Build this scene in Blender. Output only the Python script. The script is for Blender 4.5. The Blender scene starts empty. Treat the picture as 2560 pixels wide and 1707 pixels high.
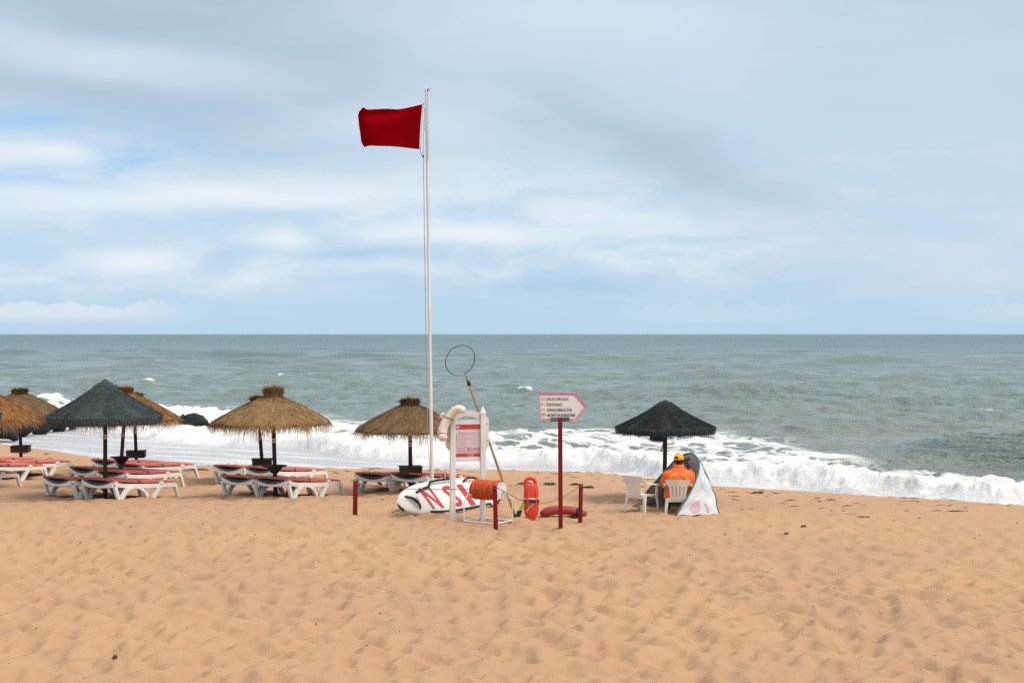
import bpy, bmesh, math, random
import numpy as np
from mathutils import Vector, Matrix

R = math.radians
scene = bpy.context.scene
col = scene.collection

# ------------------------------------------------------------------ camera
F = 50.0 / 36.0 * 2560.0      # focal length in pixels of the 2560 px photograph
H = 3.6                       # camera height over the sand
HZ = 834.0                    # horizon row in the photograph
cam = bpy.data.cameras.new('camera')
cam.lens = 50.0; cam.sensor_width = 36.0
cam.shift_y = -(853.5 - HZ) / 2560.0
cam.clip_start = 0.1; cam.clip_end = 40000.0
camo = bpy.data.objects.new('camera', cam); col.objects.link(camo)
camo.location = (0, 0, H); camo.rotation_euler = (R(90), 0, 0)
scene.camera = camo

# ------------------------------------------------------------------ light, exposure
SUN_EL, SUN_AZ = 57.0, 116.0          # azimuth clockwise from +Y: from the right, a little behind the camera
sun = bpy.data.lights.new('sun', 'SUN')
sun.energy = 2.1; sun.angle = R(28); sun.color = (1.0, 0.91, 0.79)
suno = bpy.data.objects.new('sun', sun); col.objects.link(suno)
sd = Vector((math.sin(R(SUN_AZ)) * math.cos(R(SUN_EL)), math.cos(R(SUN_AZ)) * math.cos(R(SUN_EL)), math.sin(R(SUN_EL))))
suno.rotation_euler = (-sd).to_track_quat('-Z', 'Y').to_euler()
scene.view_settings.view_transform = 'Standard'
scene.view_settings.look = 'None'
scene.view_settings.exposure = 0.4
scene.cycles.max_bounces = 4; scene.cycles.diffuse_bounces = 2; scene.cycles.glossy_bounces = 2; scene.cycles.transmission_bounces = 1; scene.cycles.transparent_max_bounces = 4
scene.cycles.use_denoising = False; scene.cycles.sample_clamp_direct = 6.0; scene.cycles.sample_clamp_indirect = 4.0
scene.cycles.caustics_reflective = False; scene.cycles.caustics_refractive = False
scene.view_settings.gamma = 1.0
scene.view_settings.use_curve_mapping = False


# ------------------------------------------------------------------ node helper
class G:
    """a tiny expression layer over a node tree"""
    def __init__(s, tree): s.t = tree; s.n = tree.nodes; s.l = tree.links
    def node(s, typ, **kw):
        n = s.n.new(typ)
        for k, v in kw.items(): setattr(n, k, v)
        return n
    def set(s, sock, v):
        if hasattr(v, 'is_output') or isinstance(v, bpy.types.NodeSocket): s.l.new(v, sock)
        else:
            try: sock.default_value = v
            except Exception:
                sock.default_value = tuple(v) + (1.0,) if len(v) == 3 else v
    def m(s, op, a, b=0.0, c=None, clamp=False):
        n = s.node('ShaderNodeMath', operation=op, use_clamp=clamp)
        s.set(n.inputs[0], a); s.set(n.inputs[1], b)
        if c is not None: s.set(n.inputs[2], c)
        return n.outputs[0]
    def add(s, a, b): return s.m('ADD', a, b)
    def sub(s, a, b): return s.m('SUBTRACT', a, b)
    def mul(s, a, b): return s.m('MULTIPLY', a, b)
    def smooth(s, x, a, b):
        n = s.node('ShaderNodeMapRange', interpolation_type='SMOOTHSTEP')
        s.set(n.inputs['Value'], x); n.inputs['From Min'].default_value = a; n.inputs['From Max'].default_value = b
        return n.outputs['Result']
    def lin(s, x, a, b, c=0.0, d=1.0):
        n = s.node('ShaderNodeMapRange'); n.clamp = True
        s.set(n.inputs['Value'], x); n.inputs['From Min'].default_value = a; n.inputs['From Max'].default_value = b
        n.inputs['To Min'].default_value = c; n.inputs['To Max'].default_value = d
        return n.outputs['Result']
    def xyz(s, x, y, z=0.0):
        n = s.node('ShaderNodeCombineXYZ')
        s.set(n.inputs[0], x); s.set(n.inputs[1], y); s.set(n.inputs[2], z); return n.outputs[0]
    def sep(s, v):
        n = s.node('ShaderNodeSeparateXYZ'); s.set(n.inputs[0], v); return n.outputs
    def noise(s, v, scale, detail=4.0, rough=0.55, dist=0.0):
        n = s.node('ShaderNodeTexNoise'); s.set(n.inputs['Vector'], v)
        n.inputs['Scale'].default_value = scale; n.inputs['Detail'].default_value = detail
        n.inputs['Roughness'].default_value = rough; n.inputs['Distortion'].default_value = dist
        return n.outputs['Fac']
    def noisec(s, v, scale, detail=2.0):
        n = s.node('ShaderNodeTexNoise'); s.set(n.inputs['Vector'], v)
        n.inputs['Scale'].default_value = scale; n.inputs['Detail'].default_value = detail
        return n.outputs['Color']
    def mix(s, f, a, b):
        n = s.node('ShaderNodeMix', data_type='RGBA')
        s.set(n.inputs[0], f); s.set(n.inputs[6], a); s.set(n.inputs[7], b); return n.outputs[2]
    def vm(s, op, a, b):
        n = s.node('ShaderNodeVectorMath', operation=op); s.set(n.inputs[0], a); s.set(n.inputs[1], b); return n.outputs[0]
    def mapping(s, v, scale=(1, 1, 1), rot=(0, 0, 0), loc=(0, 0, 0)):
        n = s.node('ShaderNodeMapping'); s.set(n.inputs['Vector'], v)
        n.inputs['Scale'].default_value = scale; n.inputs['Rotation'].default_value = rot; n.inputs['Location'].default_value = loc
        return n.outputs[0]
    def bump(s, h, strength=0.5, dist=0.02, normal=None):
        n = s.node('ShaderNodeBump'); s.set(n.inputs['Height'], h)
        n.inputs['Strength'].default_value = strength; n.inputs['Distance'].default_value = dist
        if normal is not None: s.l.new(normal, n.inputs['Normal'])
        return n.outputs[0]
    def bsdf(s, color, rough=0.6, normal=None, spec=0.5, **kw):
        n = s.node('ShaderNodeBsdfPrincipled')
        s.set(n.inputs['Base Color'], color); s.set(n.inputs['Roughness'], rough)
        s.set(n.inputs['Specular IOR Level'], spec)
        if normal is not None: s.l.new(normal, n.inputs['Normal'])
        for k, v in kw.items(): s.set(n.inputs[k], v)
        return n.outputs[0]


def lin3(r, g, b):
    f = lambda c: ((c / 255.0 + 0.055) / 1.055) ** 2.4 if c > 10 else c / 255.0 / 12.92
    return (f(r), f(g), f(b), 1.0)


# ------------------------------------------------------------------ sky
world = bpy.data.worlds.new('World'); scene.world = world; world.use_nodes = True
g = G(world.node_tree); g.n.clear()
out = g.node('ShaderNodeOutputWorld'); bg = g.node('ShaderNodeBackground')
tc = g.node('ShaderNodeTexCoord').outputs['Generated']
dx, dy, dz = g.sep(tc)[0:3]
az = g.m('ARCTAN2', dx, dy)
el = g.m('ARCSINE', dz)
elp = g.m('MAXIMUM', el, 0.0)
sky = g.node('ShaderNodeTexSky', sky_type='NISHITA', sun_disc=False)
sky.sun_elevation = R(SUN_EL); sky.sun_rotation = R(SUN_AZ)
sky.air_density = 1.0; sky.dust_density = 1.5; sky.ozone_density = 1.5
clear = g.vm('MULTIPLY', sky.outputs[0], (0.10, 0.10, 0.10))
# cloud sheets: coordinates in azimuth / elevation, stretched sideways, warped
P = g.xyz(az, el, 0.0)
warp = g.vm('SUBTRACT', g.noisec(g.mapping(P, (3, 9, 1)), 2.0, 2.5), (0.5, 0.5, 0.5))
Pw = g.vm('ADD', P, g.vm('MULTIPLY', warp, (0.16, 0.035, 0.0)))
band = g.noise(g.mapping(Pw, (3.2, 15, 1), (0, 0, R(-9)), (1.7, 0.4, 0)), 1.0, 3.5, 0.52)
fine = g.noise(g.mapping(Pw, (11, 40, 1), (0, 0, R(4)), (0.3, 2.2, 0)), 1.0, 5.0, 0.6)
big = g.noise(g.mapping(Pw, (2.1, 6.5, 1), (0, 0, R(-24)), (4.1, 1.3, 0)), 1.0, 2.0, 0.5)
elw = g.sep(Pw)[1]; azw = g.sep(Pw)[0]


def blob(a0, e0, ra, re, rot=0.0):
    """soft patch of cloud around an azimuth / elevation (radians)"""
    c, s_ = math.cos(rot), math.sin(rot)
    da = g.sub(azw, a0); de = g.sub(elw, e0)
    u = g.m('DIVIDE', g.add(g.mul(da, c), g.mul(de, s_)), ra)
    v = g.m('DIVIDE', g.sub(g.mul(de, c), g.mul(da, s_)), re)
    r2 = g.add(g.mul(u, u), g.mul(v, v))
    return g.m('POWER', 2.718, g.mul(r2, -1.0))


def pa(px): return math.atan((px - 1280) / F)
def pe(py): return math.atan((HZ - py) / F)

GREY = lin3(170, 192, 211); LIGHT = lin3(208, 225, 241); WHITE = lin3(238, 246, 252)
BLUE = lin3(162, 206, 246); LOW = lin3(188, 218, 241); DEEP = lin3(164, 202, 234)
dens = g.add(g.add(g.mul(band, 0.52), g.mul(big, 0.45)), g.mul(fine, 0.20))
high = g.smooth(el, 0.07, 0.20)
c_high = g.mix(g.smooth(dens, 0.42, 0.80), LIGHT, GREY)
c_mid = g.mix(g.smooth(g.add(g.mul(fine, 0.7), g.mul(band, 0.35)), 0.38, 0.70), lin3(190, 218, 242), lin3(228, 240, 250))
c = g.mix(high, c_mid, c_high)
# long grey sheet slanting down to the right, streaks and bright openings seen in the photograph
grey_sheet = g.m('MAXIMUM', g.m('MAXIMUM', blob(pa(900), pe(240), 0.26, 0.020, R(-9)), blob(pa(330), pe(250), 0.2, 0.030, R(-8))),
                 g.m('MAXIMUM', blob(pa(1650), pe(380), 0.12, 0.026, R(-25)), blob(pa(250), pe(60), 0.22, 0.035, R(-5))))
c = g.mix(g.mul(grey_sheet, 0.75), c, GREY)
lightpatch = g.m('MAXIMUM', blob(pa(1420), pe(40), 0.17, 0.035, R(-6)), g.m('MAXIMUM', blob(pa(330), pe(165), 0.13, 0.014, R(-6)), blob(pa(1050), pe(300), 0.07, 0.03, 0)))
c = g.mix(g.mul(lightpatch, 0.75), c, lin3(218, 232, 245))
right = g.smooth(az, 0.06, 0.30)
c = g.mix(g.mul(right, 0.62), c, lin3(200, 218, 238))
bluep = g.m('MAXIMUM', g.m('MAXIMUM', blob(pa(60), pe(330), 0.10, 0.016, R(-6)), blob(pa(300), pe(400), 0.085, 0.022, R(8))), blob(pa(40), pe(465), 0.07, 0.012, 0))
c = g.mix(g.mul(bluep, g.lin(fine, 0.35, 0.62, 0.85, 0.25)), c, BLUE)
darkstreak = g.m('MAXIMUM', g.m('MAXIMUM', blob(pa(960), pe(645), 0.045, 0.0055, R(-1)), blob(pa(590), pe(638), 0.02, 0.009, 0)),
                 g.m('MAXIMUM', blob(pa(1430), pe(715), 0.13, 0.008, 0), blob(pa(620), pe(540), 0.055, 0.005, R(6))))
c = g.mix(g.mul(darkstreak, 0.6), c, DEEP)
whitep = g.m('MAXIMUM', g.m('MAXIMUM', blob(pa(365), pe(655), 0.042, 0.0095, 0), blob(pa(660), pe(612), 0.028, 0.007, 0)),
             g.m('MAXIMUM', blob(pa(1170), pe(590), 0.075, 0.010, 0), g.m('MAXIMUM', blob(pa(60), pe(405), 0.03, 0.007, 0), blob(pa(560), pe(500), 0.16, 0.012, R(3)))))
c = g.mix(g.mul(whitep, 0.9), c, WHITE)
# pale band over the horizon with a row of small cumulus
lowb = g.smooth(el, 0.036, 0.018)
c = g.mix(g.mul(lowb, 0.9), c, LOW)
cum_top = g.add(0.008, g.mul(g.m('POWER', g.noise(g.xyz(az, 0.7, 0.0), 34.0, 4.0, 0.65), 1.0), 0.026))
side = g.m('MAXIMUM', g.smooth(az, -0.20, -0.28), g.mul(g.m('MAXIMUM', g.smooth(az, 0.26, 0.36), g.mul(g.smooth(g.m('ABSOLUTE', g.sub(az, 0.14)), 0.09, 0.03), 0.5)), 0.45))
cw = g.add(el, g.mul(g.sub(g.noise(g.mapping(P, (60, 90, 1)), 1.0, 5.0), 0.5), 0.010))
cum = g.mul(g.mul(g.smooth(g.sub(cum_top, cw), 0.0, 0.0022), g.smooth(el, 0.004, 0.014)), side)
c = g.mix(g.mul(cum, 0.75), c, lin3(228, 238, 249))
# overcast skies grow brighter towards the zenith
c = g.mix(g.mul(g.smooth(el, 0.26, 0.75), 0.85), c, (0.80, 0.80, 0.80, 1))     # overhead the sheet is plain neutral grey-white
gain = g.mul(g.lin(el, 0.25, 1.2, 1.0, 1.45), 0.758)
below = g.smooth(el, -0.02, 0.0)
c = g.vm('MULTIPLY', c, g.xyz(gain, gain, gain))
fin = g.mix(0.92, clear, c)
g.l.new(fin, bg.inputs[0]); bg.inputs[1].default_value = 1.0
g.l.new(bg.outputs[0], out.inputs[0])
world.cycles.sampling_method = 'MANUAL'; world.cycles.sample_map_resolution = 256


# ------------------------------------------------------------------ materials
MATS = {}
def mat(name):
    m = bpy.data.materials.new(name); m.use_nodes = True
    gg = G(m.node_tree); gg.n.clear()
    o = gg.node('ShaderNodeOutputMaterial')
    MATS[name] = m
    return m, gg, o


def simple(name, c1, c2=None, rough=0.55, scale=6.0, bump=0.0, bscale=40.0, spec=0.4, lo=0.35, hi=0.7, stretch=(1, 1, 1), metallic=0.0):
    m, gg, o = mat(name)
    tcn = gg.node('ShaderNodeTexCoord').outputs['Object']
    v = gg.mapping(tcn, stretch)
    if c2 is None: c2 = tuple(x * 0.8 for x in c1[:3])
    f = gg.smooth(gg.noise(v, scale, 5.0, 0.6), lo, hi)
    cc = gg.mix(f, tuple(c1[:3]) + (1,), tuple(c2[:3]) + (1,))
    nrm = gg.bump(gg.noise(v, bscale, 4.0), bump, 0.01) if bump else None
    rr = gg.lin(gg.noise(v, scale * 2.3, 3.0), 0.3, 0.7, max(0.02, rough - 0.08), min(1, rough + 0.1))
    gg.l.new(gg.bsdf(cc, rr, nrm, spec, Metallic=metallic), o.inputs[0])
    return m


simple('white_plastic', (0.86, 0.85, 0.82), (0.78, 0.76, 0.71), 0.38, 2.5, 0.05)
simple('cream_plastic', (0.74, 0.71, 0.655), (0.66, 0.625, 0.565), 0.45, 3.0, 0.05)
simple('coral_fabric', (0.58, 0.145, 0.105), (0.48, 0.110, 0.080), 0.75, 3.0, 0.35, 60.0)
simple('black_fabric', (0.022, 0.024, 0.027), (0.012, 0.013, 0.015), 0.8, 5.0, 0.2)
simple('slate_fabric', (0.085, 0.115, 0.13), (0.05, 0.07, 0.08), 0.7, 5.0, 0.2)
simple('dark_wood', (0.040, 0.026, 0.016), (0.018, 0.012, 0.008), 0.75, 8.0, 0.5, 30.0, stretch=(1, 1, 0.15))
simple('brown_wood', (0.11, 0.055, 0.026), (0.06, 0.03, 0.015), 0.75, 8.0, 0.5, 30.0, stretch=(1, 1, 0.15))
simple('box_wood', (0.07, 0.035, 0.017), (0.03, 0.016, 0.009), 0.7, 6.0, 0.5, 30.0, stretch=(0.2, 1, 1))
simple('white_paint', (0.78, 0.76, 0.74), (0.66, 0.63, 0.60), 0.5, 5.0, 0.25, 25.0, stretch=(1, 1, 0.25))
simple('pole_paint', (0.80, 0.78, 0.74), (0.60, 0.57, 0.52), 0.45, 3.0, 0.1, 20.0, stretch=(1, 1, 0.1))
simple('buoy_white', (0.80, 0.71, 0.62), (0.74, 0.60, 0.49), 0.55, 4.0, 0.1)
simple('red_stake', (0.22, 0.012, 0.010), (0.14, 0.008, 0.007), 0.6, 7.0, 0.3, 25.0, stretch=(1, 1, 0.2), spec=0.2)
simple('can_red', (0.74, 0.075, 0.035), (0.66, 0.055, 0.028), 0.4, 3.0, 0.06)
simple('tube_red', (0.36, 0.045, 0.035), (0.28, 0.032, 0.026), 0.55, 3.0, 0.1)
simple('board_white', (0.83, 0.80, 0.77), (0.76, 0.71, 0.66), 0.35, 2.0, 0.08)
simple('black_rubber', (0.018, 0.022, 0.022), (0.010, 0.012, 0.012), 0.6, 8.0, 0.2)
simple('letter_red', (0.52, 0.045, 0.055), (0.66, 0.24, 0.22), 0.6, 9.0, 0.1, lo=0.55, hi=0.8)
simple('rope_orange', (0.70, 0.115, 0.02), (0.50, 0.07, 0.012), 0.7, 30.0, 0.5, 90.0)
simple('bamboo', (0.34, 0.24, 0.10), (0.24, 0.165, 0.07), 0.5, 6.0, 0.2, stretch=(1, 1, 0.2))
simple('hoop_metal', (0.10, 0.11, 0.11), (0.06, 0.06, 0.06), 0.4, 9.0, metallic=0.6)
simple('cord_red', (0.40, 0.12, 0.07), (0.28, 0.08, 0.05), 0.8, 20.0)
simple('cord_grey', (0.35, 0.35, 0.34), (0.22, 0.22, 0.21), 0.8, 20.0)
simple('cord_brown', (0.24, 0.17, 0.11), (0.16, 0.11, 0.07), 0.8, 20.0)
simple('lime_strap', (0.30, 0.48, 0.035), (0.24, 0.40, 0.03), 0.6, 8.0)
simple('sign_face', (0.80, 0.785, 0.75), (0.73, 0.71, 0.675), 0.5, 5.0)
simple('sign_magenta', (0.48, 0.17, 0.34), (0.56, 0.27, 0.40), 0.55, 6.0)
simple('sign_pink', (0.60, 0.34, 0.40), (0.58, 0.28, 0.36), 0.55, 6.0)
simple('print_black', (0.05, 0.05, 0.048), (0.09, 0.09, 0.085), 0.7, 30.0)
simple('print_green', (0.42, 0.50, 0.20), (0.55, 0.54, 0.22), 0.7, 8.0)
simple('print_pale', (0.62, 0.50, 0.50), (0.66, 0.56, 0.54), 0.7, 8.0)
simple('print_rose', (0.45, 0.16, 0.20), (0.5, 0.22, 0.25), 0.7, 8.0)
simple('print_dark', (0.06, 0.05, 0.03), (0.09, 0.08, 0.05), 0.7, 8.0)
simple('print_yellow', (0.55, 0.44, 0.16), (0.62, 0.55, 0.34), 0.7, 8.0)
simple('bracket_metal', (0.16, 0.145, 0.12), (0.06, 0.055, 0.05), 0.5, 6.0, 0.2, metallic=0.2)
simple('poster_paper', (0.70, 0.58, 0.60), (0.66, 0.52, 0.545), 0.45, 4.0)
simple('poster_red', (0.56, 0.055, 0.05), (0.50, 0.04, 0.04), 0.45, 8.0)
simple('poster_flame', (0.75, 0.30, 0.05), (0.62, 0.10, 0.04), 0.45, 8.0)
simple('poster_text', (0.40, 0.24, 0.27), (0.48, 0.32, 0.34), 0.6, 20.0)
simple('poster_pink', (0.62, 0.40, 0.43), (0.58, 0.34, 0.38), 0.6, 8.0)
simple('poster_white', (0.78, 0.72, 0.70), (0.70, 0.6, 0.6), 0.6, 8.0)
simple('tent_piping', (0.07, 0.12, 0.145), (0.11, 0.16, 0.185), 0.6, 12.0)
simple('tent_pink', (0.58, 0.30, 0.36), (0.68, 0.48, 0.52), 0.7, 40.0, lo=0.4, hi=0.6)
simple('tent_blue', (0.52, 0.66, 0.73), (0.62, 0.72, 0.77), 0.7, 8.0)
simple('jacket_orange', (0.80, 0.145, 0.010), (0.68, 0.105, 0.008), 0.55, 5.0, 0.3, 14.0)
simple('cap_yellow', (0.78, 0.40, 0.02), (0.68, 0.33, 0.015), 0.65, 8.0, 0.1)
simple('letter_yellow', (0.78, 0.55, 0.10), (0.70, 0.42, 0.06), 0.7, 30.0)
simple('skin_dark', (0.07, 0.032, 0.02), (0.05, 0.024, 0.015), 0.5, 8.0)
simple('hair_black', (0.010, 0.009, 0.009), (0.006, 0.006, 0.006), 0.6, 30.0, 0.5)
simple('trousers', (0.03, 0.03, 0.04), (0.02, 0.02, 0.025), 0.7, 8.0)
simple('seaweed_green', (0.035, 0.045, 0.02), (0.02, 0.028, 0.014), 0.7, 14.0, 0.3)
simple('seaweed_brown', (0.13, 0.085, 0.045), (0.08, 0.055, 0.03), 0.8, 14.0, 0.3)
simple('shell_white', (0.75, 0.70, 0.62), (0.6, 0.55, 0.48), 0.5, 14.0)
simple('boat_white', (0.6, 0.66, 0.72), (0.5, 0.56, 0.62), 0.5, 3.0)

# red flag cloth, some light comes through it
m, gg, o = mat('flag_cloth')
v = gg.node('ShaderNodeTexCoord').outputs['Object']
cc = gg.mix(gg.noise(v, 3.0, 4.0), (0.30, 0.0015, 0.006, 1), (0.25, 0.0012, 0.005, 1))
nb = gg.bump(gg.noise(v, 9.0, 3.0), 0.18, 0.02)
d1 = gg.bsdf(cc, 0.9, nb, 0.0)
tr = gg.node('ShaderNodeBsdfTranslucent'); gg.l.new(cc, tr.inputs[0]); gg.l.new(nb, tr.inputs['Normal'])
mx = gg.node('ShaderNodeMixShader'); mx.inputs[0].default_value = 0.2
gg.l.new(d1, mx.inputs[1]); gg.l.new(tr.outputs[0], mx.inputs[2]); gg.l.new(mx.outputs[0], o.inputs[0])


def strand_mat(name, a, b, rough=0.8, haze=None):
    m, gg, o = mat(name)
    at = gg.node('ShaderNodeAttribute', attribute_name='tone')
    v = gg.node('ShaderNodeTexCoord').outputs['Object']
    f = gg.add(gg.mul(at.outputs['Fac'], 0.75), gg.mul(gg.noise(v, 3.5, 4.0), 0.25))
    n2 = gg.noise(gg.mapping(v, (1, 1, 0.6)), 55.0, 3.0)
    cc = gg.mix(gg.smooth(f, 0.1, 0.95), a, b)
    gg.l.new(gg.bsdf(cc, rough, gg.bump(n2, 0.5, 0.01), 0.25), o.inputs[0])
    return m


strand_mat('thatch_tan', (0.17, 0.098, 0.042, 1), (0.46, 0.288, 0.128, 1))
strand_mat('thatch_orange', (0.15, 0.06, 0.02, 1), (0.50, 0.245, 0.085, 1))
strand_mat('thatch_brown', (0.105, 0.062, 0.028, 1), (0.30, 0.19, 0.088, 1))
strand_mat('thatch_grey', (0.024, 0.033, 0.035, 1), (0.125, 0.158, 0.160, 1))
strand_mat('thatch_black', (0.016, 0.021, 0.023, 1), (0.065, 0.082, 0.088, 1))

for nm, c1, c2 in (('tent_white', (0.84, 0.86, 0.87, 1), (0.78, 0.815, 0.835, 1)), ('tent_inner', (0.62, 0.63, 0.64, 1), (0.56, 0.57, 0.58, 1))):
    m, gg, o = mat(nm)
    v = gg.node('ShaderNodeTexCoord').outputs['Object']
    cc = gg.mix(gg.noise(v, 3.0, 4.0), c1, c2); nb = gg.bump(gg.noise(v, 8.0, 3.0), 0.15, 0.01)
    tr = gg.node('ShaderNodeBsdfTranslucent'); gg.l.new(cc, tr.inputs[0])
    mx = gg.node('ShaderNodeMixShader'); mx.inputs[0].default_value = 0.25
    gg.l.new(gg.bsdf(cc, 0.6, nb, 0.3), mx.inputs[1]); gg.l.new(tr.outputs[0], mx.inputs[2]); gg.l.new(mx.outputs[0], o.inputs[0])

# sand
m, gg, o = mat('sand')
v = gg.node('ShaderNodeTexCoord').outputs['Object']
n1 = gg.noise(v, 0.16, 4.0, 0.6); n2 = gg.noise(v, 1.4, 5.0, 0.6); n3 = gg.noise(v, 70.0, 3.0, 0.7); n4 = gg.noise(v, 260.0, 2.0, 0.8)
ca = gg.mix(gg.smooth(n1, 0.38, 0.62), (0.470, 0.290, 0.179, 1), (0.502, 0.314, 0.182, 1))
ca = gg.mix(gg.mul(gg.smooth(n2, 0.40, 0.72), 0.45), ca, (0.435, 0.262, 0.162, 1))
ca = gg.mix(gg.mul(gg.smooth(n4, 0.58, 0.75), 0.5), ca, (0.30, 0.17, 0.09, 1))
ca = gg.mix(gg.mul(gg.smooth(n3, 0.62, 0.8), 0.35), ca, (0.68, 0.47, 0.29, 1))
wet = gg.node('ShaderNodeAttribute', attribute_name='wet').outputs['Fac']
ca = gg.mix(gg.mul(wet, 0.75), ca, (0.30, 0.19, 0.11, 1))
hgt = gg.add(gg.mul(n3, 0.5), gg.mul(gg.noise(v, 18.0, 5.0, 0.65), 1.0))
nb = gg.bump(hgt, 0.8, 0.024)
gg.l.new(gg.bsdf(ca, gg.lin(wet, 0, 1, 0.95, 0.35), nb, gg.lin(wet, 0, 1, 0.15, 0.5)), o.inputs[0])

# rock
m, gg, o = mat('wet_rock')
v = gg.node('ShaderNodeTexCoord').outputs['Object']
n1 = gg.noise(v, 3.0, 6.0, 0.65)
cc = gg.mix(gg.smooth(n1, 0.35, 0.7), (0.006, 0.010, 0.011, 1), (0.028, 0.036, 0.038, 1))
gg.l.new(gg.bsdf(cc, 0.62, gg.bump(gg.noise(v, 7.0, 6.0, 0.7), 0.9, 0.08), 0.3), o.inputs[0])

# sea
m, gg, o = mat('sea_water')
v = gg.node('ShaderNodeNewGeometry').outputs['Position']
foam_a = gg.node('ShaderNodeAttribute', attribute_name='foam').outputs['Fac']
lace_a = gg.node('ShaderNodeAttribute', attribute_name='lace').outputs['Fac']
px_, py_, pz_ = gg.sep(v)[0:3]
far = gg.smooth(py_, 60.0, 420.0)
silt = gg.noise(gg.mapping(v, (0.02, 0.008, 1)), 1.0, 4.0)
body = gg.mix(far, (0.172, 0.228, 0.214, 1), (0.048, 0.118, 0.108, 1))
body = gg.mix(gg.mul(gg.smooth(silt, 0.45, 0.7), gg.sub(0.6, gg.mul(far, 0.5))), body, (0.200, 0.215, 0.180, 1))
# ripples: three sizes, each flattening out with distance
rp1 = gg.noise(gg.mapping(v, (0.7, 1.3, 1)), 1.0, 6.0, 0.62)
rp2 = gg.noise(gg.mapping(v, (0.12, 0.22, 1), (0, 0, R(12))), 1.0, 6.0, 0.66)
rp3 = gg.noise(gg.mapping(v, (0.02, 0.03, 1)), 1.0, 6.0, 0.7)
nb = gg.bump(rp1, 1.0, 0.32)
nb = gg.bump(rp2, 0.7, 0.8, nb)
nb = gg.bump(rp3, 0.5, 3.5, nb)
water = gg.bsdf(body, gg.lin(py_, 40, 900, 0.16, 0.30), nb, 0.5, IOR=1.333)
# lacy foam left behind a broken wave
wv = gg.vm('ADD', v, gg.vm('MULTIPLY', gg.vm('SUBTRACT', gg.noisec(v, 0.45, 4.0), (0.5, 0.5, 0.5)), (3.2, 3.2, 0.0)))
def lace(scale, sx, sy, th):
    vo = gg.node('ShaderNodeTexVoronoi', feature='DISTANCE_TO_EDGE')
    gg.set(vo.inputs['Vector'], gg.mapping(wv, (sx, sy, 0.0), (0, 0, R(-18)))); vo.inputs['Scale'].default_value = scale
    return gg.smooth(vo.outputs['Distance'], th, th * 0.25)
net = gg.m('MAXIMUM', lace(0.55, 0.55, 0.42, 0.10), gg.mul(lace(1.5, 0.55, 0.5, 0.13), 0.7))
brk = gg.noise(gg.mapping(wv, (0.35, 0.5, 1)), 1.0, 6.0, 0.68)
patch = gg.smooth(gg.add(brk, gg.mul(gg.sub(lace_a, 1.0), 0.55)), 0.47, 0.63)
lacef = gg.m('MULTIPLY', gg.m('MAXIMUM', gg.mul(net, gg.smooth(lace_a, 0.05, 0.6)), gg.mul(patch, 0.85)), gg.smooth(lace_a, 0.02, 0.35))
fn = gg.noise(v, 1.7, 6.0, 0.7)
dense = gg.smooth(gg.add(foam_a, gg.mul(gg.sub(fn, 0.5), 0.75)), 0.30, 0.62)
fmask = gg.m('MAXIMUM', dense, lacef, clamp=True)
fcol = gg.mix(gg.smooth(gg.noise(v, 0.9, 6.0, 0.7), 0.44, 0.70), (0.96, 0.96, 0.95, 1), (0.74, 0.745, 0.69, 1))
fb = gg.bump(gg.add(gg.noise(v, 2.6, 7.0, 0.72), gg.mul(gg.noise(v, 11.0, 4.0, 0.7), 0.3)), 0.8, 0.22)
film = gg.node('ShaderNodeAttribute', attribute_name='film').outputs['Fac']
fcol = gg.mix(gg.mul(film, 0.95), fcol, (0.50, 0.50, 0.535, 1))
fs0 = gg.bsdf(fcol, gg.lin(film, 0, 1, 0.9, 0.4), fb, 0.25)
ft = gg.node('ShaderNodeBsdfTranslucent'); gg.l.new(fcol, ft.inputs[0])
fm = gg.node('ShaderNodeMixShader'); gg.set(fm.inputs[0], 0.0); gg.l.new(fs0, fm.inputs[1]); gg.l.new(ft.outputs[0], fm.inputs[2]); fs = fm.outputs[0]
mx = gg.node('ShaderNodeMixShader'); gg.l.new(fmask, mx.inputs[0]); gg.l.new(water, mx.inputs[1]); gg.l.new(fs, mx.inputs[2])
gg.l.new(mx.outputs[0], o.inputs[0])
simple('spray_white', (0.86, 0.87, 0.87), (0.8, 0.8, 0.78), 0.8, 4.0)


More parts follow.
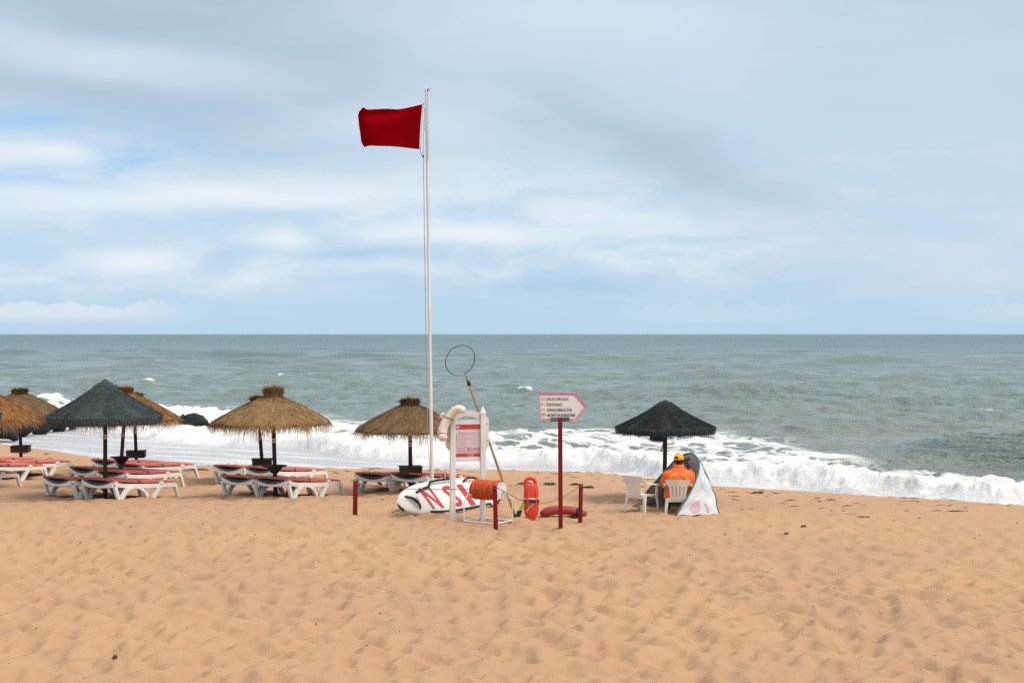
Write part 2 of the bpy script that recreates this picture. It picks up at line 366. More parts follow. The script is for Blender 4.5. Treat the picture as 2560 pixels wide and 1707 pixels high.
# ------------------------------------------------------------------ mesh helper
class MB:
    def __init__(s): s.v = []; s.f = []; s.tone = []; s.cur = 0.5
    def vert(s, p): s.v.append(tuple(p)); return len(s.v) - 1
    def face(s, ids): s.f.append(tuple(ids)); s.tone.append(s.cur)
    def quad(s, a, b, c, d):
        i = [s.vert(p) for p in (a, b, c, d)]; s.face(i)
    def box(s, c, size, rz=0.0, bev=0.0, M=None):
        hx, hy, hz = size[0] / 2, size[1] / 2, size[2] / 2
        b = min(bev, hx * .9, hy * .9, hz * .9)
        T = Matrix.Translation(c) @ Matrix.Rotation(rz, 4, 'Z') if M is None else M
        if b <= 0:
            ids = [s.vert(T @ Vector((x * hx, y * hy, z * hz))) for z in (-1, 1) for x, y in ((-1, -1), (1, -1), (1, 1), (-1, 1))]
            for q in ((3, 2, 1, 0), (4, 5, 6, 7), (0, 1, 5, 4), (1, 2, 6, 5), (2, 3, 7, 6), (3, 0, 4, 7)): s.face([ids[k] for k in q])
            return
        # chamfered box: octagon rings
        def ring(z, ins):
            X, Y = hx - ins, hy - ins
            pts = [(-X + b, -Y), (X - b, -Y), (X, -Y + b), (X, Y - b), (X - b, Y), (-X + b, Y), (-X, Y - b), (-X, -Y + b)]
            return [s.vert(T @ Vector((x, y, z))) for x, y in pts]
        rs = [ring(-hz, b * .7), ring(-hz + b, 0), ring(hz - b, 0), ring(hz, b * .7)]
        s.loft_ids(rs, caps=True)
    def loft_ids(s, rs, caps=True, closed=True):
        n = len(rs[0])
        for a, b in zip(rs[:-1], rs[1:]):
            for k in range(n if closed else n - 1):
                k2 = (k + 1) % n
                s.face((a[k], a[k2], b[k2], b[k]))
        if caps:
            s.face(tuple(reversed(rs[0]))); s.face(tuple(rs[-1]))
    def loft(s, rings, caps=True, closed=True):
        s.loft_ids([[s.vert(p) for p in r] for r in rings], caps, closed)
    def tube(s, pts, rad, n=8, caps=True, flat=1.0, up=None):
        pts = [Vector(p) for p in pts]
        rads = rad if isinstance(rad, (list, tuple)) else [rad] * len(pts)
        rings = []; prev = None
        for i, p in enumerate(pts):
            t = (pts[min(i + 1, len(pts) - 1)] - pts[max(i - 1, 0)])
            if t.length < 1e-9: t = Vector((0, 0, 1))
            t.normalize()
            if prev is None:
                a = Vector(up) if up else (Vector((0, 0, 1)) if abs(t.z) < .9 else Vector((1, 0, 0)))
                prev = (a - t * a.dot(t)).normalized()
            else:
                prev = (prev - t * prev.dot(t)).normalized()
            b = t.cross(prev)
            rings.append([p + (prev * math.cos(k * 2 * math.pi / n) + b * math.sin(k * 2 * math.pi / n) * flat) * rads[i] for k in range(n)])
        s.loft(rings, caps)
    def lathe(s, prof, n=24, M=None, caps=False):
        M = M or Matrix()
        s.loft([[M @ Vector((r * math.cos(k * 2 * math.pi / n), r * math.sin(k * 2 * math.pi / n), z)) for k in range(n)] for r, z in prof], caps)
    def ribbon2d(s, pts, w, th, M):
        """strip of width w along a 2-D (x,z) line, extruded th in y, placed by M"""
        L = []; Rr = []
        n = len(pts)
        ws = w if isinstance(w, (list, tuple)) else [w] * n
        for i in range(n):
            a = Vector(pts[max(i - 1, 0)]); b = Vector(pts[min(i + 1, n - 1)])
            t = (b - a).normalized(); nn = Vector((-t.y, t.x))
            p = Vector(pts[i]); L.append(p + nn * ws[i] / 2); Rr.append(p - nn * ws[i] / 2)
        rings = []
        c = min(th, 0.02) * 0.3
        for l, r in zip(L, Rr):
            d = (l - r).normalized() * c
            rings.append([M @ Vector((q.x, y, q.y)) for q, y in ((l - d, -th / 2), (l, -th / 2 + c), (l, th / 2 - c), (l - d, th / 2), (r + d, th / 2), (r, th / 2 - c), (r, -th / 2 + c), (r + d, -th / 2))])
        s.loft(rings, True)
    def prism(s, poly, y0, y1, M=None):
        """closed 2-D (x,z) polygon extruded from y0 to y1"""
        M = M or Matrix()
        a = [s.vert(M @ Vector((x, y0, z))) for x, z in poly]; b = [s.vert(M @ Vector((x, y1, z))) for x, z in poly]
        s.loft_ids([a, b], True)
    def grid(s, fn, nu, nv):
        ids = [[s.vert(fn(i / nu, j / nv)) for j in range(nv + 1)] for i in range(nu + 1)]
        for i in range(nu):
            for j in range(nv): s.face((ids[i][j], ids[i + 1][j], ids[i + 1][j + 1], ids[i][j + 1]))
    def build(s, name, mt, parent=None, smooth=False, org=None, fixn=True, tone=False):
        me = bpy.data.meshes.new(name)
        vs = s.v if org is None else [(x - org[0], y - org[1], z - org[2]) for x, y, z in s.v]
        me.from_pydata(vs, [], s.f); me.update()
        if fixn:
            bm = bmesh.new(); bm.from_mesh(me); bmesh.ops.recalc_face_normals(bm, faces=bm.faces); bm.to_mesh(me); bm.free()
        if tone:
            a = me.attributes.new('tone', 'FLOAT', 'FACE'); a.data.foreach_set('value', s.tone)
        if smooth:
            me.polygons.foreach_set('use_smooth', [True] * len(me.polygons))
            if smooth != 'all':
                try: me.set_sharp_from_angle(angle=R(42))
                except Exception: pass
        me.materials.append(MATS[mt])
        ob = bpy.data.objects.new(name, me); col.objects.link(ob)
        if parent is not None: ob.parent = parent
        return ob


def tag(o, label=None, cat=None, group=None, kind=None):
    for k, v_ in (('label', label), ('category', cat), ('group', group), ('kind', kind)):
        if v_: o[k] = v_
    return o


def thing(name, label, cat, loc=(0, 0, 0), rz=0.0, group=None):
    o_ = bpy.data.objects.new(name, None); col.objects.link(o_)
    o_.location = loc; o_.rotation_euler = (0, 0, rz); o_.empty_display_size = 0.2
    return tag(o_, label, cat, group)


def copy_thing(root, loc, rot, label, group=None, swap=None):
    r_ = root.copy(); col.objects.link(r_); r_.location = loc; r_.rotation_euler = rot
    tag(r_, label, None, group)
    for ch in list(root.children):
        c_ = ch.copy(); col.objects.link(c_); c_.parent = r_
        for gr in ch.children:
            d_ = gr.copy(); col.objects.link(d_); d_.parent = c_
    return r_


def text_mesh(body, size, xs=1.0, extrude=0.001, bold=0.0):
    cu = bpy.data.curves.new('txt', 'FONT'); cu.body = body; cu.size = size; cu.extrude = extrude; cu.offset = bold
    cu.resolution_u = 3
    ob = bpy.data.objects.new('txt', cu); col.objects.link(ob)
    dg = bpy.context.evaluated_depsgraph_get(); dg.update()
    me = bpy.data.meshes.new_from_object(ob.evaluated_get(dg))
    vs = [(v_.co.x * xs, v_.co.y, v_.co.z) for v_ in me.vertices]; fs = [tuple(p.vertices) for p in me.polygons]
    bpy.data.objects.remove(ob); bpy.data.curves.remove(cu); bpy.data.meshes.remove(me)
    return vs, fs


# ------------------------------------------------------------------ terrain functions
def vnoise(x, y, seed=0):
    xi = np.floor(x).astype(np.int64); yi = np.floor(y).astype(np.int64)
    fx = x - xi; fy = y - yi
    def h(a, b):
        n = (a * 374761393 + b * 668265263 + seed * 1442695041) & 0x7fffffff
        n = ((n ^ (n >> 13)) * 1274126177) & 0x7fffffff
        return ((n ^ (n >> 16)) & 0xffff) / 65535.0
    u = fx * fx * fx * (fx * (fx * 6 - 15) + 10); w = fy * fy * fy * (fy * (fy * 6 - 15) + 10)
    return (h(xi, yi) * (1 - u) + h(xi + 1, yi) * u) * (1 - w) + (h(xi, yi + 1) * (1 - u) + h(xi + 1, yi + 1) * u) * w
def fbm(x, y, seed=0, oc=4, rough=0.5):
    s_ = 0; a = 1.0; t = 0
    for k in range(oc):
        s_ = s_ + a * vnoise(x * 2 ** k + 17.3 * k, y * 2 ** k - 9.1 * k, seed + k); t += a; a *= rough
    return s_ / t
def sstep(x, a, b):
    t = np.clip((x - a) / (b - a), 0, 1); return t * t * (3 - 2 * t)

SLOPE, Y0 = 0.02, 29.0
def flat_z(y): return -SLOPE * max(0.0, y - Y0)
def ground_Y(py):
    """depth at which the sand shows at photograph row py"""
    k = (py - HZ) / F
    y = H / k
    if y > Y0: y = (H - SLOPE * Y0) / (k - SLOPE)
    return y
def gpt(px, py):
    y = ground_Y(py); return Vector(((px - 1280) / F * y, y, flat_z(y)))
def at(px, py, y): return Vector(((px - 1280) / F * y, y, H - (py - HZ) / F * y))

edge = [(0, 1110), (120, 1124), (240, 1143), (430, 1160), (600, 1166), (900, 1171), (1260, 1173), (1500, 1181), (1770, 1212), (2000, 1226), (2300, 1245), (2560, 1262)]
ep = [gpt(*e) for e in edge]
EX = np.array([-220.0, -60.0] + [p.x for p in ep] + [16.0, 60.0, 220.0])
EY = np.array([140.0, 76.0] + [p.y for p in ep] + [27.2, 8.0, -60.0])
def crest_y(x): return np.interp(x, EX, EY) 
SEA = -1.0
hollows = []      # (x, y, depth, radius) shallow hollows in the sand
def macro_z(x, y):
    x = np.asarray(x, float); y = np.asarray(y, float)
    z = -SLOPE * np.maximum(0.0, y - Y0)
    d = (y - crest_y(x)) * 0.87
    z = z - 0.085 * np.maximum(0.0, d) - 0.12 * sstep(d, -0.2, 1.2)
    z = np.maximum(z, -2.6)
    dip = np.zeros_like(z)
    for hx, hy, hd, hr in hollows:
        e = hd * np.exp(-((x - hx) ** 2 + (y - hy) ** 2) / hr ** 2)
        dip = np.where(np.abs(e) > np.abs(dip), e, dip)
    return z - dip
def gz(x, y): return float(macro_z(x, y))
def on(px, py):
    p = gpt(px, py); p.z = gz(p.x, p.y); return p

# loungers are listed first because their feet stand in shallow hollows of the sand
LA = R(57)                                  # direction of the loungers (foot end up the picture, to the right)
LOUNGERS = [  # (near head corner px, py, extra yaw, label)
    (283, 1250, 0, 'sun lounger nearest the camera, right beside the dark grey parasol pole'),
    (178, 1245, 0, 'sun lounger left of the dark grey parasol pole, its partner to the right overlapping it'),
    (312, 1219, 0, 'front lounger of the middle pair behind the dark grey parasol at left'),
    (240, 1215, 0, 'rear lounger of the middle pair behind the dark grey parasol at left'),
    (352, 1196, 0, 'front lounger of the farthest pair behind the dark grey parasol at left'),
    (292, 1192, 0, 'rear lounger of the farthest pair behind the dark grey parasol at left'),
    (718, 1246, 0, 'sun lounger in front, under the tan parasol with the bushy tuft'),
    (632, 1242, 0, 'sun lounger left of the one in front, under the tan parasol with the bushy tuft'),
    (684, 1214, 0, 'front lounger of the rear pair beneath the tan parasol, at the wooden box'),
    (606, 1210, 0, 'rearmost lounger beneath the tan parasol, seaward of the other three'),
    (1062, 1233, 0, 'lounger partly hidden by the white rescue board and flagpole'),
    (970, 1228, 0, 'lounger under the brown parasol, right of the short red stake'),
    (-122, 1222, 0, 'lounger at the left picture edge with only its foot end in view'),
    (-42, 1200, 0, 'middle lounger of those cut off by the left picture edge'),
    (32, 1188, 0, 'front lounger by the wooden box on the far left parasol pole'),
    (-24, 1184, 0, 'rear lounger by the wooden box on the far left parasol pole'),
]
for px_i, py_i, ya, _ in LOUNGERS:
    p = gpt(px_i, py_i)
    hollows.append((p.x + 0.95, p.y + 1.75, 0.13, 1.1))
hollows.append((-0.8, 27.2, 0.035, 2.4)); hollows.append((2.0, 33.0, -0.05, 2.0)); hollows.append((6.0, 24.0, 0.05, 2.5)); hollows.append((-5.0, 22.0, -0.05, 3.0))


def grid_mesh(name, X, Y, Z, mt, attrs, smooth=True):
    ny, nx = X.shape
    me = bpy.data.meshes.new(name)
    n = nx * ny
    me.vertices.add(n)
    co = np.stack([X, Y, Z], -1).reshape(-1).astype(np.float32)
    me.vertices.foreach_set('co', co)
    idx = np.arange(n, dtype=np.int32).reshape(ny, nx)
    q = np.stack([idx[:-1, :-1], idx[:-1, 1:], idx[1:, 1:], idx[1:, :-1]], -1).reshape(-1, 4)
    nf = len(q)
    me.loops.add(nf * 4); me.loops.foreach_set('vertex_index', q.reshape(-1))
    me.polygons.add(nf); me.polygons.foreach_set('loop_start', np.arange(0, nf * 4, 4, dtype=np.int32))
    me.polygons.foreach_set('use_smooth', np.ones(nf, dtype=bool))
    me.update(calc_edges=True)
    for k, a in attrs.items():
        at_ = me.attributes.new(k, 'FLOAT', 'POINT'); at_.data.foreach_set('value', a.reshape(-1).astype(np.float32))
    me.materials.append(MATS[mt])
    ob = bpy.data.objects.new(name, me); col.objects.link(ob)
    return ob


# ------------------------------------------------------------------ sand
rng = np.random.default_rng(5)
CELL = 0.045
gx0, gx1, gy0, gy1 = -20.0, 20.0, 10.5, 42.0
NX, NY = int((gx1 - gx0) / CELL), int((gy1 - gy0) / CELL)
# trodden sand: the lower envelope of many shallow bowls leaves sharp little crests between smooth hollows
def bowls(count, rmin, rmax, k, seed):
    rg = np.random.default_rng(seed)
    hmap = np.full((NY, NX), 0.055, np.float32)
    cx = rg.uniform(gx0, gx1, count); cy = rg.uniform(gy0, gy1, count)
    rr = rg.uniform(rmin, rmax, count); asp = rg.uniform(0.55, 1.0, count); th = rg.uniform(0, math.pi, count); lo = rg.uniform(-0.022, 0.034, count)
    for i in range(count):
        r_ = rr[i]
        i0 = max(0, int((cx[i] - r_ * 1.8 - gx0) / CELL)); i1 = min(NX, int((cx[i] + r_ * 1.8 - gx0) / CELL) + 1)
        j0 = max(0, int((cy[i] - r_ * 1.8 - gy0) / CELL)); j1 = min(NY, int((cy[i] + r_ * 1.8 - gy0) / CELL) + 1)
        if i1 <= i0 or j1 <= j0: continue
        xs = gx0 + np.arange(i0, i1) * CELL - cx[i]; ys = gy0 + np.arange(j0, j1) * CELL - cy[i]
        XX, YY = np.meshgrid(xs, ys)
        c_, s_ = math.cos(th[i]), math.sin(th[i])
        u = (XX * c_ + YY * s_); w = (-XX * s_ + YY * c_) / asp[i]
        b = lo[i] + k * (u * u + w * w) / (r_ * r_)
        hmap[j0:j1, i0:i1] = np.minimum(hmap[j0:j1, i0:i1], b)
    return hmap
hm = bowls(32000, 0.09, 0.21, 0.036, 3) * 0.8 + bowls(40000, 0.06, 0.13, 0.034, 4) * 0.5
hm -= hm.mean(); hm *= 2.4
for _ in range(1):
    hm[1:-1, 1:-1] = (hm[1:-1, 1:-1] * 2 + hm[:-2, 1:-1] + hm[2:, 1:-1] + hm[1:-1, :-2] + hm[1:-1, 2:]) / 6
def micro(x, y):
    u = np.clip((x - gx0) / CELL, 0, NX - 1.001); w = np.clip((y - gy0) / CELL, 0, NY - 1.001)
    i = u.astype(int); j = w.astype(int); fu = u - i; fw = w - j
    h = (hm[j, i] * (1 - fu) + hm[j, i + 1] * fu) * (1 - fw) + (hm[j + 1, i] * (1 - fu) + hm[j + 1, i + 1] * fu) * fw
    inside = sstep(x, gx0, gx0 + 1) * sstep(-x, -gx1, -gx1 + 1) * sstep(y, gy0, gy0 + .8) * sstep(-y, -gy1, -gy1 + 2)
    d = y - crest_y(x)
    calm = 1 - 0.45 * sstep(d, -17.0, -10.5) - 0.33 * sstep(d, -9.0, -3.0)
    calm = calm * (1 - 0.95 * sstep(d, -1.0, 0.6))
    return h * inside * calm
xs = np.concatenate([np.linspace(-220, -21, 40)[:-1], np.arange(-21, -10.5, 0.11), np.arange(-10.5, 10.5, 0.045), np.arange(10.5, 21, 0.11), np.linspace(21, 220, 40)])
ys = np.concatenate([np.linspace(-60, 10.4, 30)[:-1], np.arange(10.4, 22, 0.045), np.arange(22, 32, 0.065), np.arange(32, 56, 0.14), np.linspace(56, 150, 40)])
X, Y = np.meshgrid(xs, ys)
Zm = macro_z(X, Y)
big_und = (fbm(X * 0.28, Y * 0.28, 11, 3) - 0.5) * 0.07 * (1 - sstep(Y - crest_y(X), -1.5, 0.5))
Z = Zm + micro(X, Y) + big_und
D = Y - crest_y(X)
wet_ = sstep(D, 0.0, 1.2) + 0.0 * D
sand = grid_mesh('sand', X, Y, Z, 'sand', {'wet': wet_})
tag(sand, 'trodden orange beach sand with wind-softened footprints', 'sand', kind='structure')
def surf(x, y):
    xa = np.array([x]); ya = np.array([y])
    return float((macro_z(xa, ya) + micro(xa, ya) + (fbm(xa * 0.28, ya * 0.28, 11, 3) - 0.5) * 0.07)[0])

# ------------------------------------------------------------------ sea
NCOL = 900
tt = np.linspace(-0.62, 0.62, NCOL)
q = np.concatenate([np.arange(640, 440, -2.0), np.arange(440, 30, -0.72), np.arange(30, 1.3, -0.5)])
Yr = 4.6 * F / q
dYr = np.abs(np.gradient(Yr))
Ys = np.repeat(Yr[:, None], NCOL, 1); Xs = Ys * tt[None, :]
dG = np.repeat(dYr[:, None], NCOL, 1)
d = (Ys - crest_y(Xs)) * 0.87
rg = np.random.default_rng(21)
Zs = np.zeros_like(Xs)
offsh = 0.35 + 0.65 * sstep(d, 10, 60)
NW = 72
for k in range(NW):
    lam = 20.0 * (0.8 / 20.0) ** (k / (NW - 1.0)) * rg.uniform(0.85, 1.15)
    ang = rg.normal(R(-90 + 12), R(20 + 38 * (k / (NW - 1.0))))
    kx, ky = math.cos(ang) * 2 * math.pi / lam, math.sin(ang) * 2 * math.pi / lam
    amp = 0.0165 * lam ** 0.50 * rg.uniform(0.6, 1.2)
    ph = kx * Xs + ky * Ys + rg.uniform(0, 6.28)
    fade = 1 - sstep(dG, lam / 4.0, lam / 1.9)
    Zs += amp * fade * (np.exp(0.9 * (np.sin(ph) - 1)) * 2.2 - 0.95)
Zs *= offsh
for k in range(14):        # long low swell, the only waves that still show far out
    lam = rg.uniform(28, 110); ang = rg.normal(R(-90 + 6), R(15))
    kx, ky = math.cos(ang) * 2 * math.pi / lam, math.sin(ang) * 2 * math.pi / lam
    ph = kx * Xs + ky * Ys + rg.uniform(0, 6.28) + 3.0 * fbm(Xs / 150.0, Ys / 260.0, 60 + k, 2)
    Zs += 0.0016 * lam * sstep(d, 60, 160) * (1 - sstep(dG, lam / 4.0, lam / 1.6)) * (np.exp(0.9 * (np.sin(ph) - 1)) * 2.2 - 0.95)
foam = np.zeros_like(Xs); lacea = np.zeros_like(Xs); film = np.zeros_like(Xs)
# broken wave running up the beach
nA = fbm(Xs * 0.22, Ys * 0.1, 31, 3); nB = fbm(Xs * 0.8, Ys * 0.8, 32, 4, 0.55); nC = fbm(Xs * 2.4, Ys * 2.4, 33, 4, 0.6)
leftness = sstep(-Xs, 0.0, 12.0)
d0 = 9.6 + 3.2 * leftness + (nA - 0.5) * 5.0 + (nB - 0.5) * 1.3
dd = d - d0
hb = (0.24 + 0.20 * sstep(Xs, -9.0, 0.0) + 0.24 * sstep(Xs, 2.0, 9.0) + 0.45 * (nA - 0.45)) * np.exp(-np.where(dd > 0, dd / 5.5, 0)) * sstep(dd, -1.1, 0.5)
Zs += hb * (0.72 + 0.8 * (nB - 0.35)) + sstep(dd, -0.8, 0.2) * np.exp(-np.maximum(dd, 0) / 7.0) * (nC - 0.5) * 0.46
W = 3.6 + 10.5 * leftness + 1.6 * sstep(Xs, 5.0, 10.0) + (nA - 0.5) * 6.0
foam = np.maximum(foam, sstep(dd, -2.0, -0.6) * (1 - 0.85 * sstep(dd, W * 0.55, W)))
lace_end = 27.5 + 8 * leftness + 7.0 * sstep(Xs, 3.0, 8.0) + (fbm(Xs * 0.08, Ys * 0.06, 35, 3) - 0.5) * 12.0 - 8.0 * sstep(Xs / np.maximum(Ys, 1), 0.22, 0.33)
lacea = np.maximum(lacea, sstep(dd, 0.0, 2.0) * (1 - sstep(d, lace_end * 0.40, lace_end)))
# second line of surf on the left, among the rocks
s2 = np.exp(-((d - 24 - (nA - .5) * 5) / 2.0) ** 2) * sstep(-Xs, 5.0, 10.0)
Zs += 0.16 * s2 * (0.5 + nB) + s2 * (nC - 0.5) * 0.4
foam = np.maximum(foam, s2 * 0.95 * sstep(nB, 0.25, 0.5))
# swell about to break at the right
crest2 = 21.0 * 0.87 + 0.0 * Xs
m2 = sstep(Xs, 11.0, 18.0)
e2 = d - (18.6 - 0.8 * m2)
prof = np.where(e2 < 0, np.exp(-(e2 / 1.35) ** 2), np.exp(-(e2 / 3.2) ** 2))
Zs += 1.25 * m2 * prof
lacea *= 1 - 0.9 * sstep(Xs, 9.0, 13.0) * sstep(d, 11.0, 13.5) 
lip = m2 * np.exp(-((e2 + 0.3) / 0.5) ** 2) * np.exp(-((Xs - 13.6) / 1.6) ** 2)
foam = np.maximum(foam, lip * 0.75 * sstep(nC, 0.3, 0.6))
# breakers farther out
def breaker(px, py, w, hgt, fo, depth=1.0):
    global Zs, foam
    yb = 4.6 * F / (py - HZ); xb = (px - 1280) / F * yb
    gx = np.exp(-((Xs - xb) / w) ** 2); ey = Ys - yb - (fbm(Xs * 0.5, Ys * 0 + 3.3, 41, 2) - .5) * 2
    pr = np.where(ey < 0, np.exp(-(ey / depth) ** 2), np.exp(-(ey / (2.6 * depth)) ** 2))
    Zs = Zs + hgt * gx * pr * (1 + 0.5 * (nC - 0.5))
    foam = np.maximum(foam, fo * gx * np.exp(-((ey - 0.2) / (0.9 * depth)) ** 2) * (0.55 + 0.9 * nB))
breaker(490, 1046, 1.5, 0.20, 1.2, 1.3); breaker(440, 1048, 0.9, 0.06, 1.1, 1.2); breaker(540, 1050, 1.0, 0.05, 0.9, 1.2)
breaker(123, 1009, 1.0, 0.5, 0.9, 1.1); breaker(140, 1022, 1.4, 0.25, 0.8, 1.2)
breaker(1312, 988, 0.8, 0.3, 0.7, 1.2); breaker(1802, 902, 0.6, 0.3, 0.7, 2.5); breaker(1760, 925, 3.5, 0.75, 0.0, 3.0)
breaker(700, 952, 0.5, 0.25, 0.6, 1.6); breaker(372, 964, 0.8, 0.35, 0.55, 2.0)
breaker(1900, 1005, 5.0, 0.42, 0.0, 2.2); breaker(2010, 1015, 4.0, 0.36, 0.0, 2.0); breaker(2330, 1022, 4.0, 0.38, 0.0, 2.0); breaker(2240, 962, 3.5, 0.35, 0.0, 2.5); breaker(880, 985, 4.0, 0.4, 0.0, 2.2)
breaker(2480, 1062, 1.4, 0.3, 0.42, 1.0); breaker(1240, 1063, 2.4, 0.32, 0.0, 1.4); breaker(2060, 950, 4.0, 0.3, 0.0, 2.5)
Zsea = SEA + Zs
# the swash: a thin foamy sheet lying on the wet sand
zsand = macro_z(Xs, Ys)
run = 0.7 + (fbm(Xs * 0.35, Ys * 0.0 + 5.5, 51, 3) - 0.5) * 1.3
sheet = zsand + 0.03 * sstep(d, run, run + 0.8) - 0.05 * (1 - sstep(d, run - 0.2, run + 0.3)) + (nB - .5) * 0.03 * sstep(d, 2, 4)
insw = 1 - sstep(d, d0 - 0.9, d0 + 0.3)
Zsea = np.where(d < d0, np.maximum(Zsea * (1 - insw) + (SEA + 0.05 * (nB - .5)) * insw, sheet), Zsea)
Zsea = np.where(d < run - 0.3, np.minimum(Zsea, zsand - 0.06), Zsea)
Zsea = np.where(d < -0.4, np.minimum(Zsea, zsand - 0.5), Zsea)
film = np.maximum(film, insw)
streak = fbm(Xs * 0.5 + Ys * 0.3, Ys * 1.6 + Xs * 0.9, 52, 4)
foam = np.maximum(foam, insw * (0.74 + 0.5 * (streak - 0.5)))
sea = grid_mesh('sea', Xs, Ys, Zsea, 'sea_water', {'foam': foam, 'lace': lacea, 'film': film * (0.55 + 0.45 * (1 - sstep(streak, 0.45, 0.65)))})
tag(sea, 'grey-green choppy sea with white surf breaking on the beach', 'sea', kind='structure')

# spray thrown up along the surf
sp = MB(); rs = random.Random(9)
def drops(px, py, yb, wx, wz, n, r0, r1):
    c0 = at(px, py, yb)
    for _ in range(n):
        p = c0 + Vector((rs.gauss(0, wx), rs.gauss(0, 0.4), abs(rs.gauss(0, wz))))
        r_ = rs.uniform(r0, r1); 
        a = [sp.vert(p + Vector(o_) * r_) for o_ in ((1, 0, 0), (-1, 0, 0), (0, 1, 0), (0, -1, 0), (0, 0, 1.2), (0, 0, -1.2))]
        for t_ in ((0, 2, 4), (2, 1, 4), (1, 3, 4), (3, 0, 4), (2, 0, 5), (1, 2, 5), (3, 1, 5), (0, 3, 5)): sp.face([a[k] for k in t_])
drops(490, 1050, 74.0, 0.9, 0.16, 420, 0.010, 0.035)
drops(450, 1052, 74.0, 0.6, 0.10, 160, 0.010, 0.03)
drops(2552, 1158, 45.0, 0.2, 0.08, 30, 0.005, 0.011)
for px_i in range(600, 2250, 90):
    y_i = 49 + rs.uniform(-1.5, 1.5) - (px_i - 1280) * 0.0042
    drops(px_i, HZ + (H + 0.62) * F / y_i, y_i, 1.0, 0.12, 26, 0.006, 0.02)
tag(sp.build('spray', 'spray_white', smooth=False, fixn=False), 'white spray drops flying off the surf', 'spray', kind='stuff')


# ------------------------------------------------------------------ rocks
def rock(px, py, yb, w, h, dpt, seed, label, group):
    c0 = at(px, py, yb); rr = random.Random(seed)
    bm = bmesh.new(); bmesh.ops.create_icosphere(bm, subdivisions=3, radius=1.0)
    pl = [(Vector((rr.gauss(0, 1), rr.gauss(0, 1), rr.gauss(0, .8))).normalized(), rr.uniform(0.42, 0.72)) for _ in range(22)]
    for v_ in bm.verts:
        p = v_.co.copy()
        for n_, dd_ in pl:
            e = p.dot(n_) - dd_
            if e > 0: p -= n_ * e
        p += p.normalized() * (float(fbm(np.array([p.x * 2.5 + seed]), np.array([p.y * 2.5 + p.z * 3]), seed, 3)[0]) - .5) * 0.34
        v_.co = Vector((p.x * w * .68, p.y * dpt * .68, p.z * h * .9))
    me = bpy.data.meshes.new('rock'); bm.to_mesh(me); bm.free()
    me.polygons.foreach_set('use_smooth', [True] * len(me.polygons)); me.set_sharp_from_angle(angle=R(28))
    me.materials.append(MATS['wet_rock'])
    ob = bpy.data.objects.new('rock', me); col.objects.link(ob)
    ob.location = c0; ob.rotation_euler = (0, 0, rr.uniform(-.4, .4))
    return tag(ob, label, 'rock', group)
rock(497, 1054, 66.5, 1.30, 0.60, 0.9, 1, 'blocky black rock standing in the surf left of the tan parasol', None)
rock(453, 1052, 66.5, 0.5, 0.46, 0.4, 2, 'small dark rock in the foam beside the blocky black rock', None)
rk = random.Random(4)
for i, (px_i, py_i, yb, w, h) in enumerate([(12, 1078, 60.5, 1.5, 0.8), (-30, 1072, 61.5, 1.4, 1.0), (60, 1068, 63.5, 1.2, 0.7), (-10, 1055, 66, 1.6, 0.9), (98, 1064, 65, 1.1, 0.7), (38, 1052, 67, 1.3, 0.9),
                                            (128, 1062, 66.2, 0.9, 0.55), (152, 1060, 67, 1.0, 0.6), (180, 1058, 67.5, 0.9, 0.5), (90, 1050, 69, 1.2, 0.8), (140, 1050, 70, 1.0, 0.6), (208, 1058, 68, 0.7, 0.35), (425, 1058, 67, 0.35, 0.25)]):
    rock(px_i, py_i, yb, w, h, w * .85, 20 + i,
         'dark wet boulder in the heap of rocks behind the leftmost parasols' if i < 12 else 'low dark stone in the foam at the right rim of the orange parasol',
         'boulders of the groyne at left' if i < 12 else None)


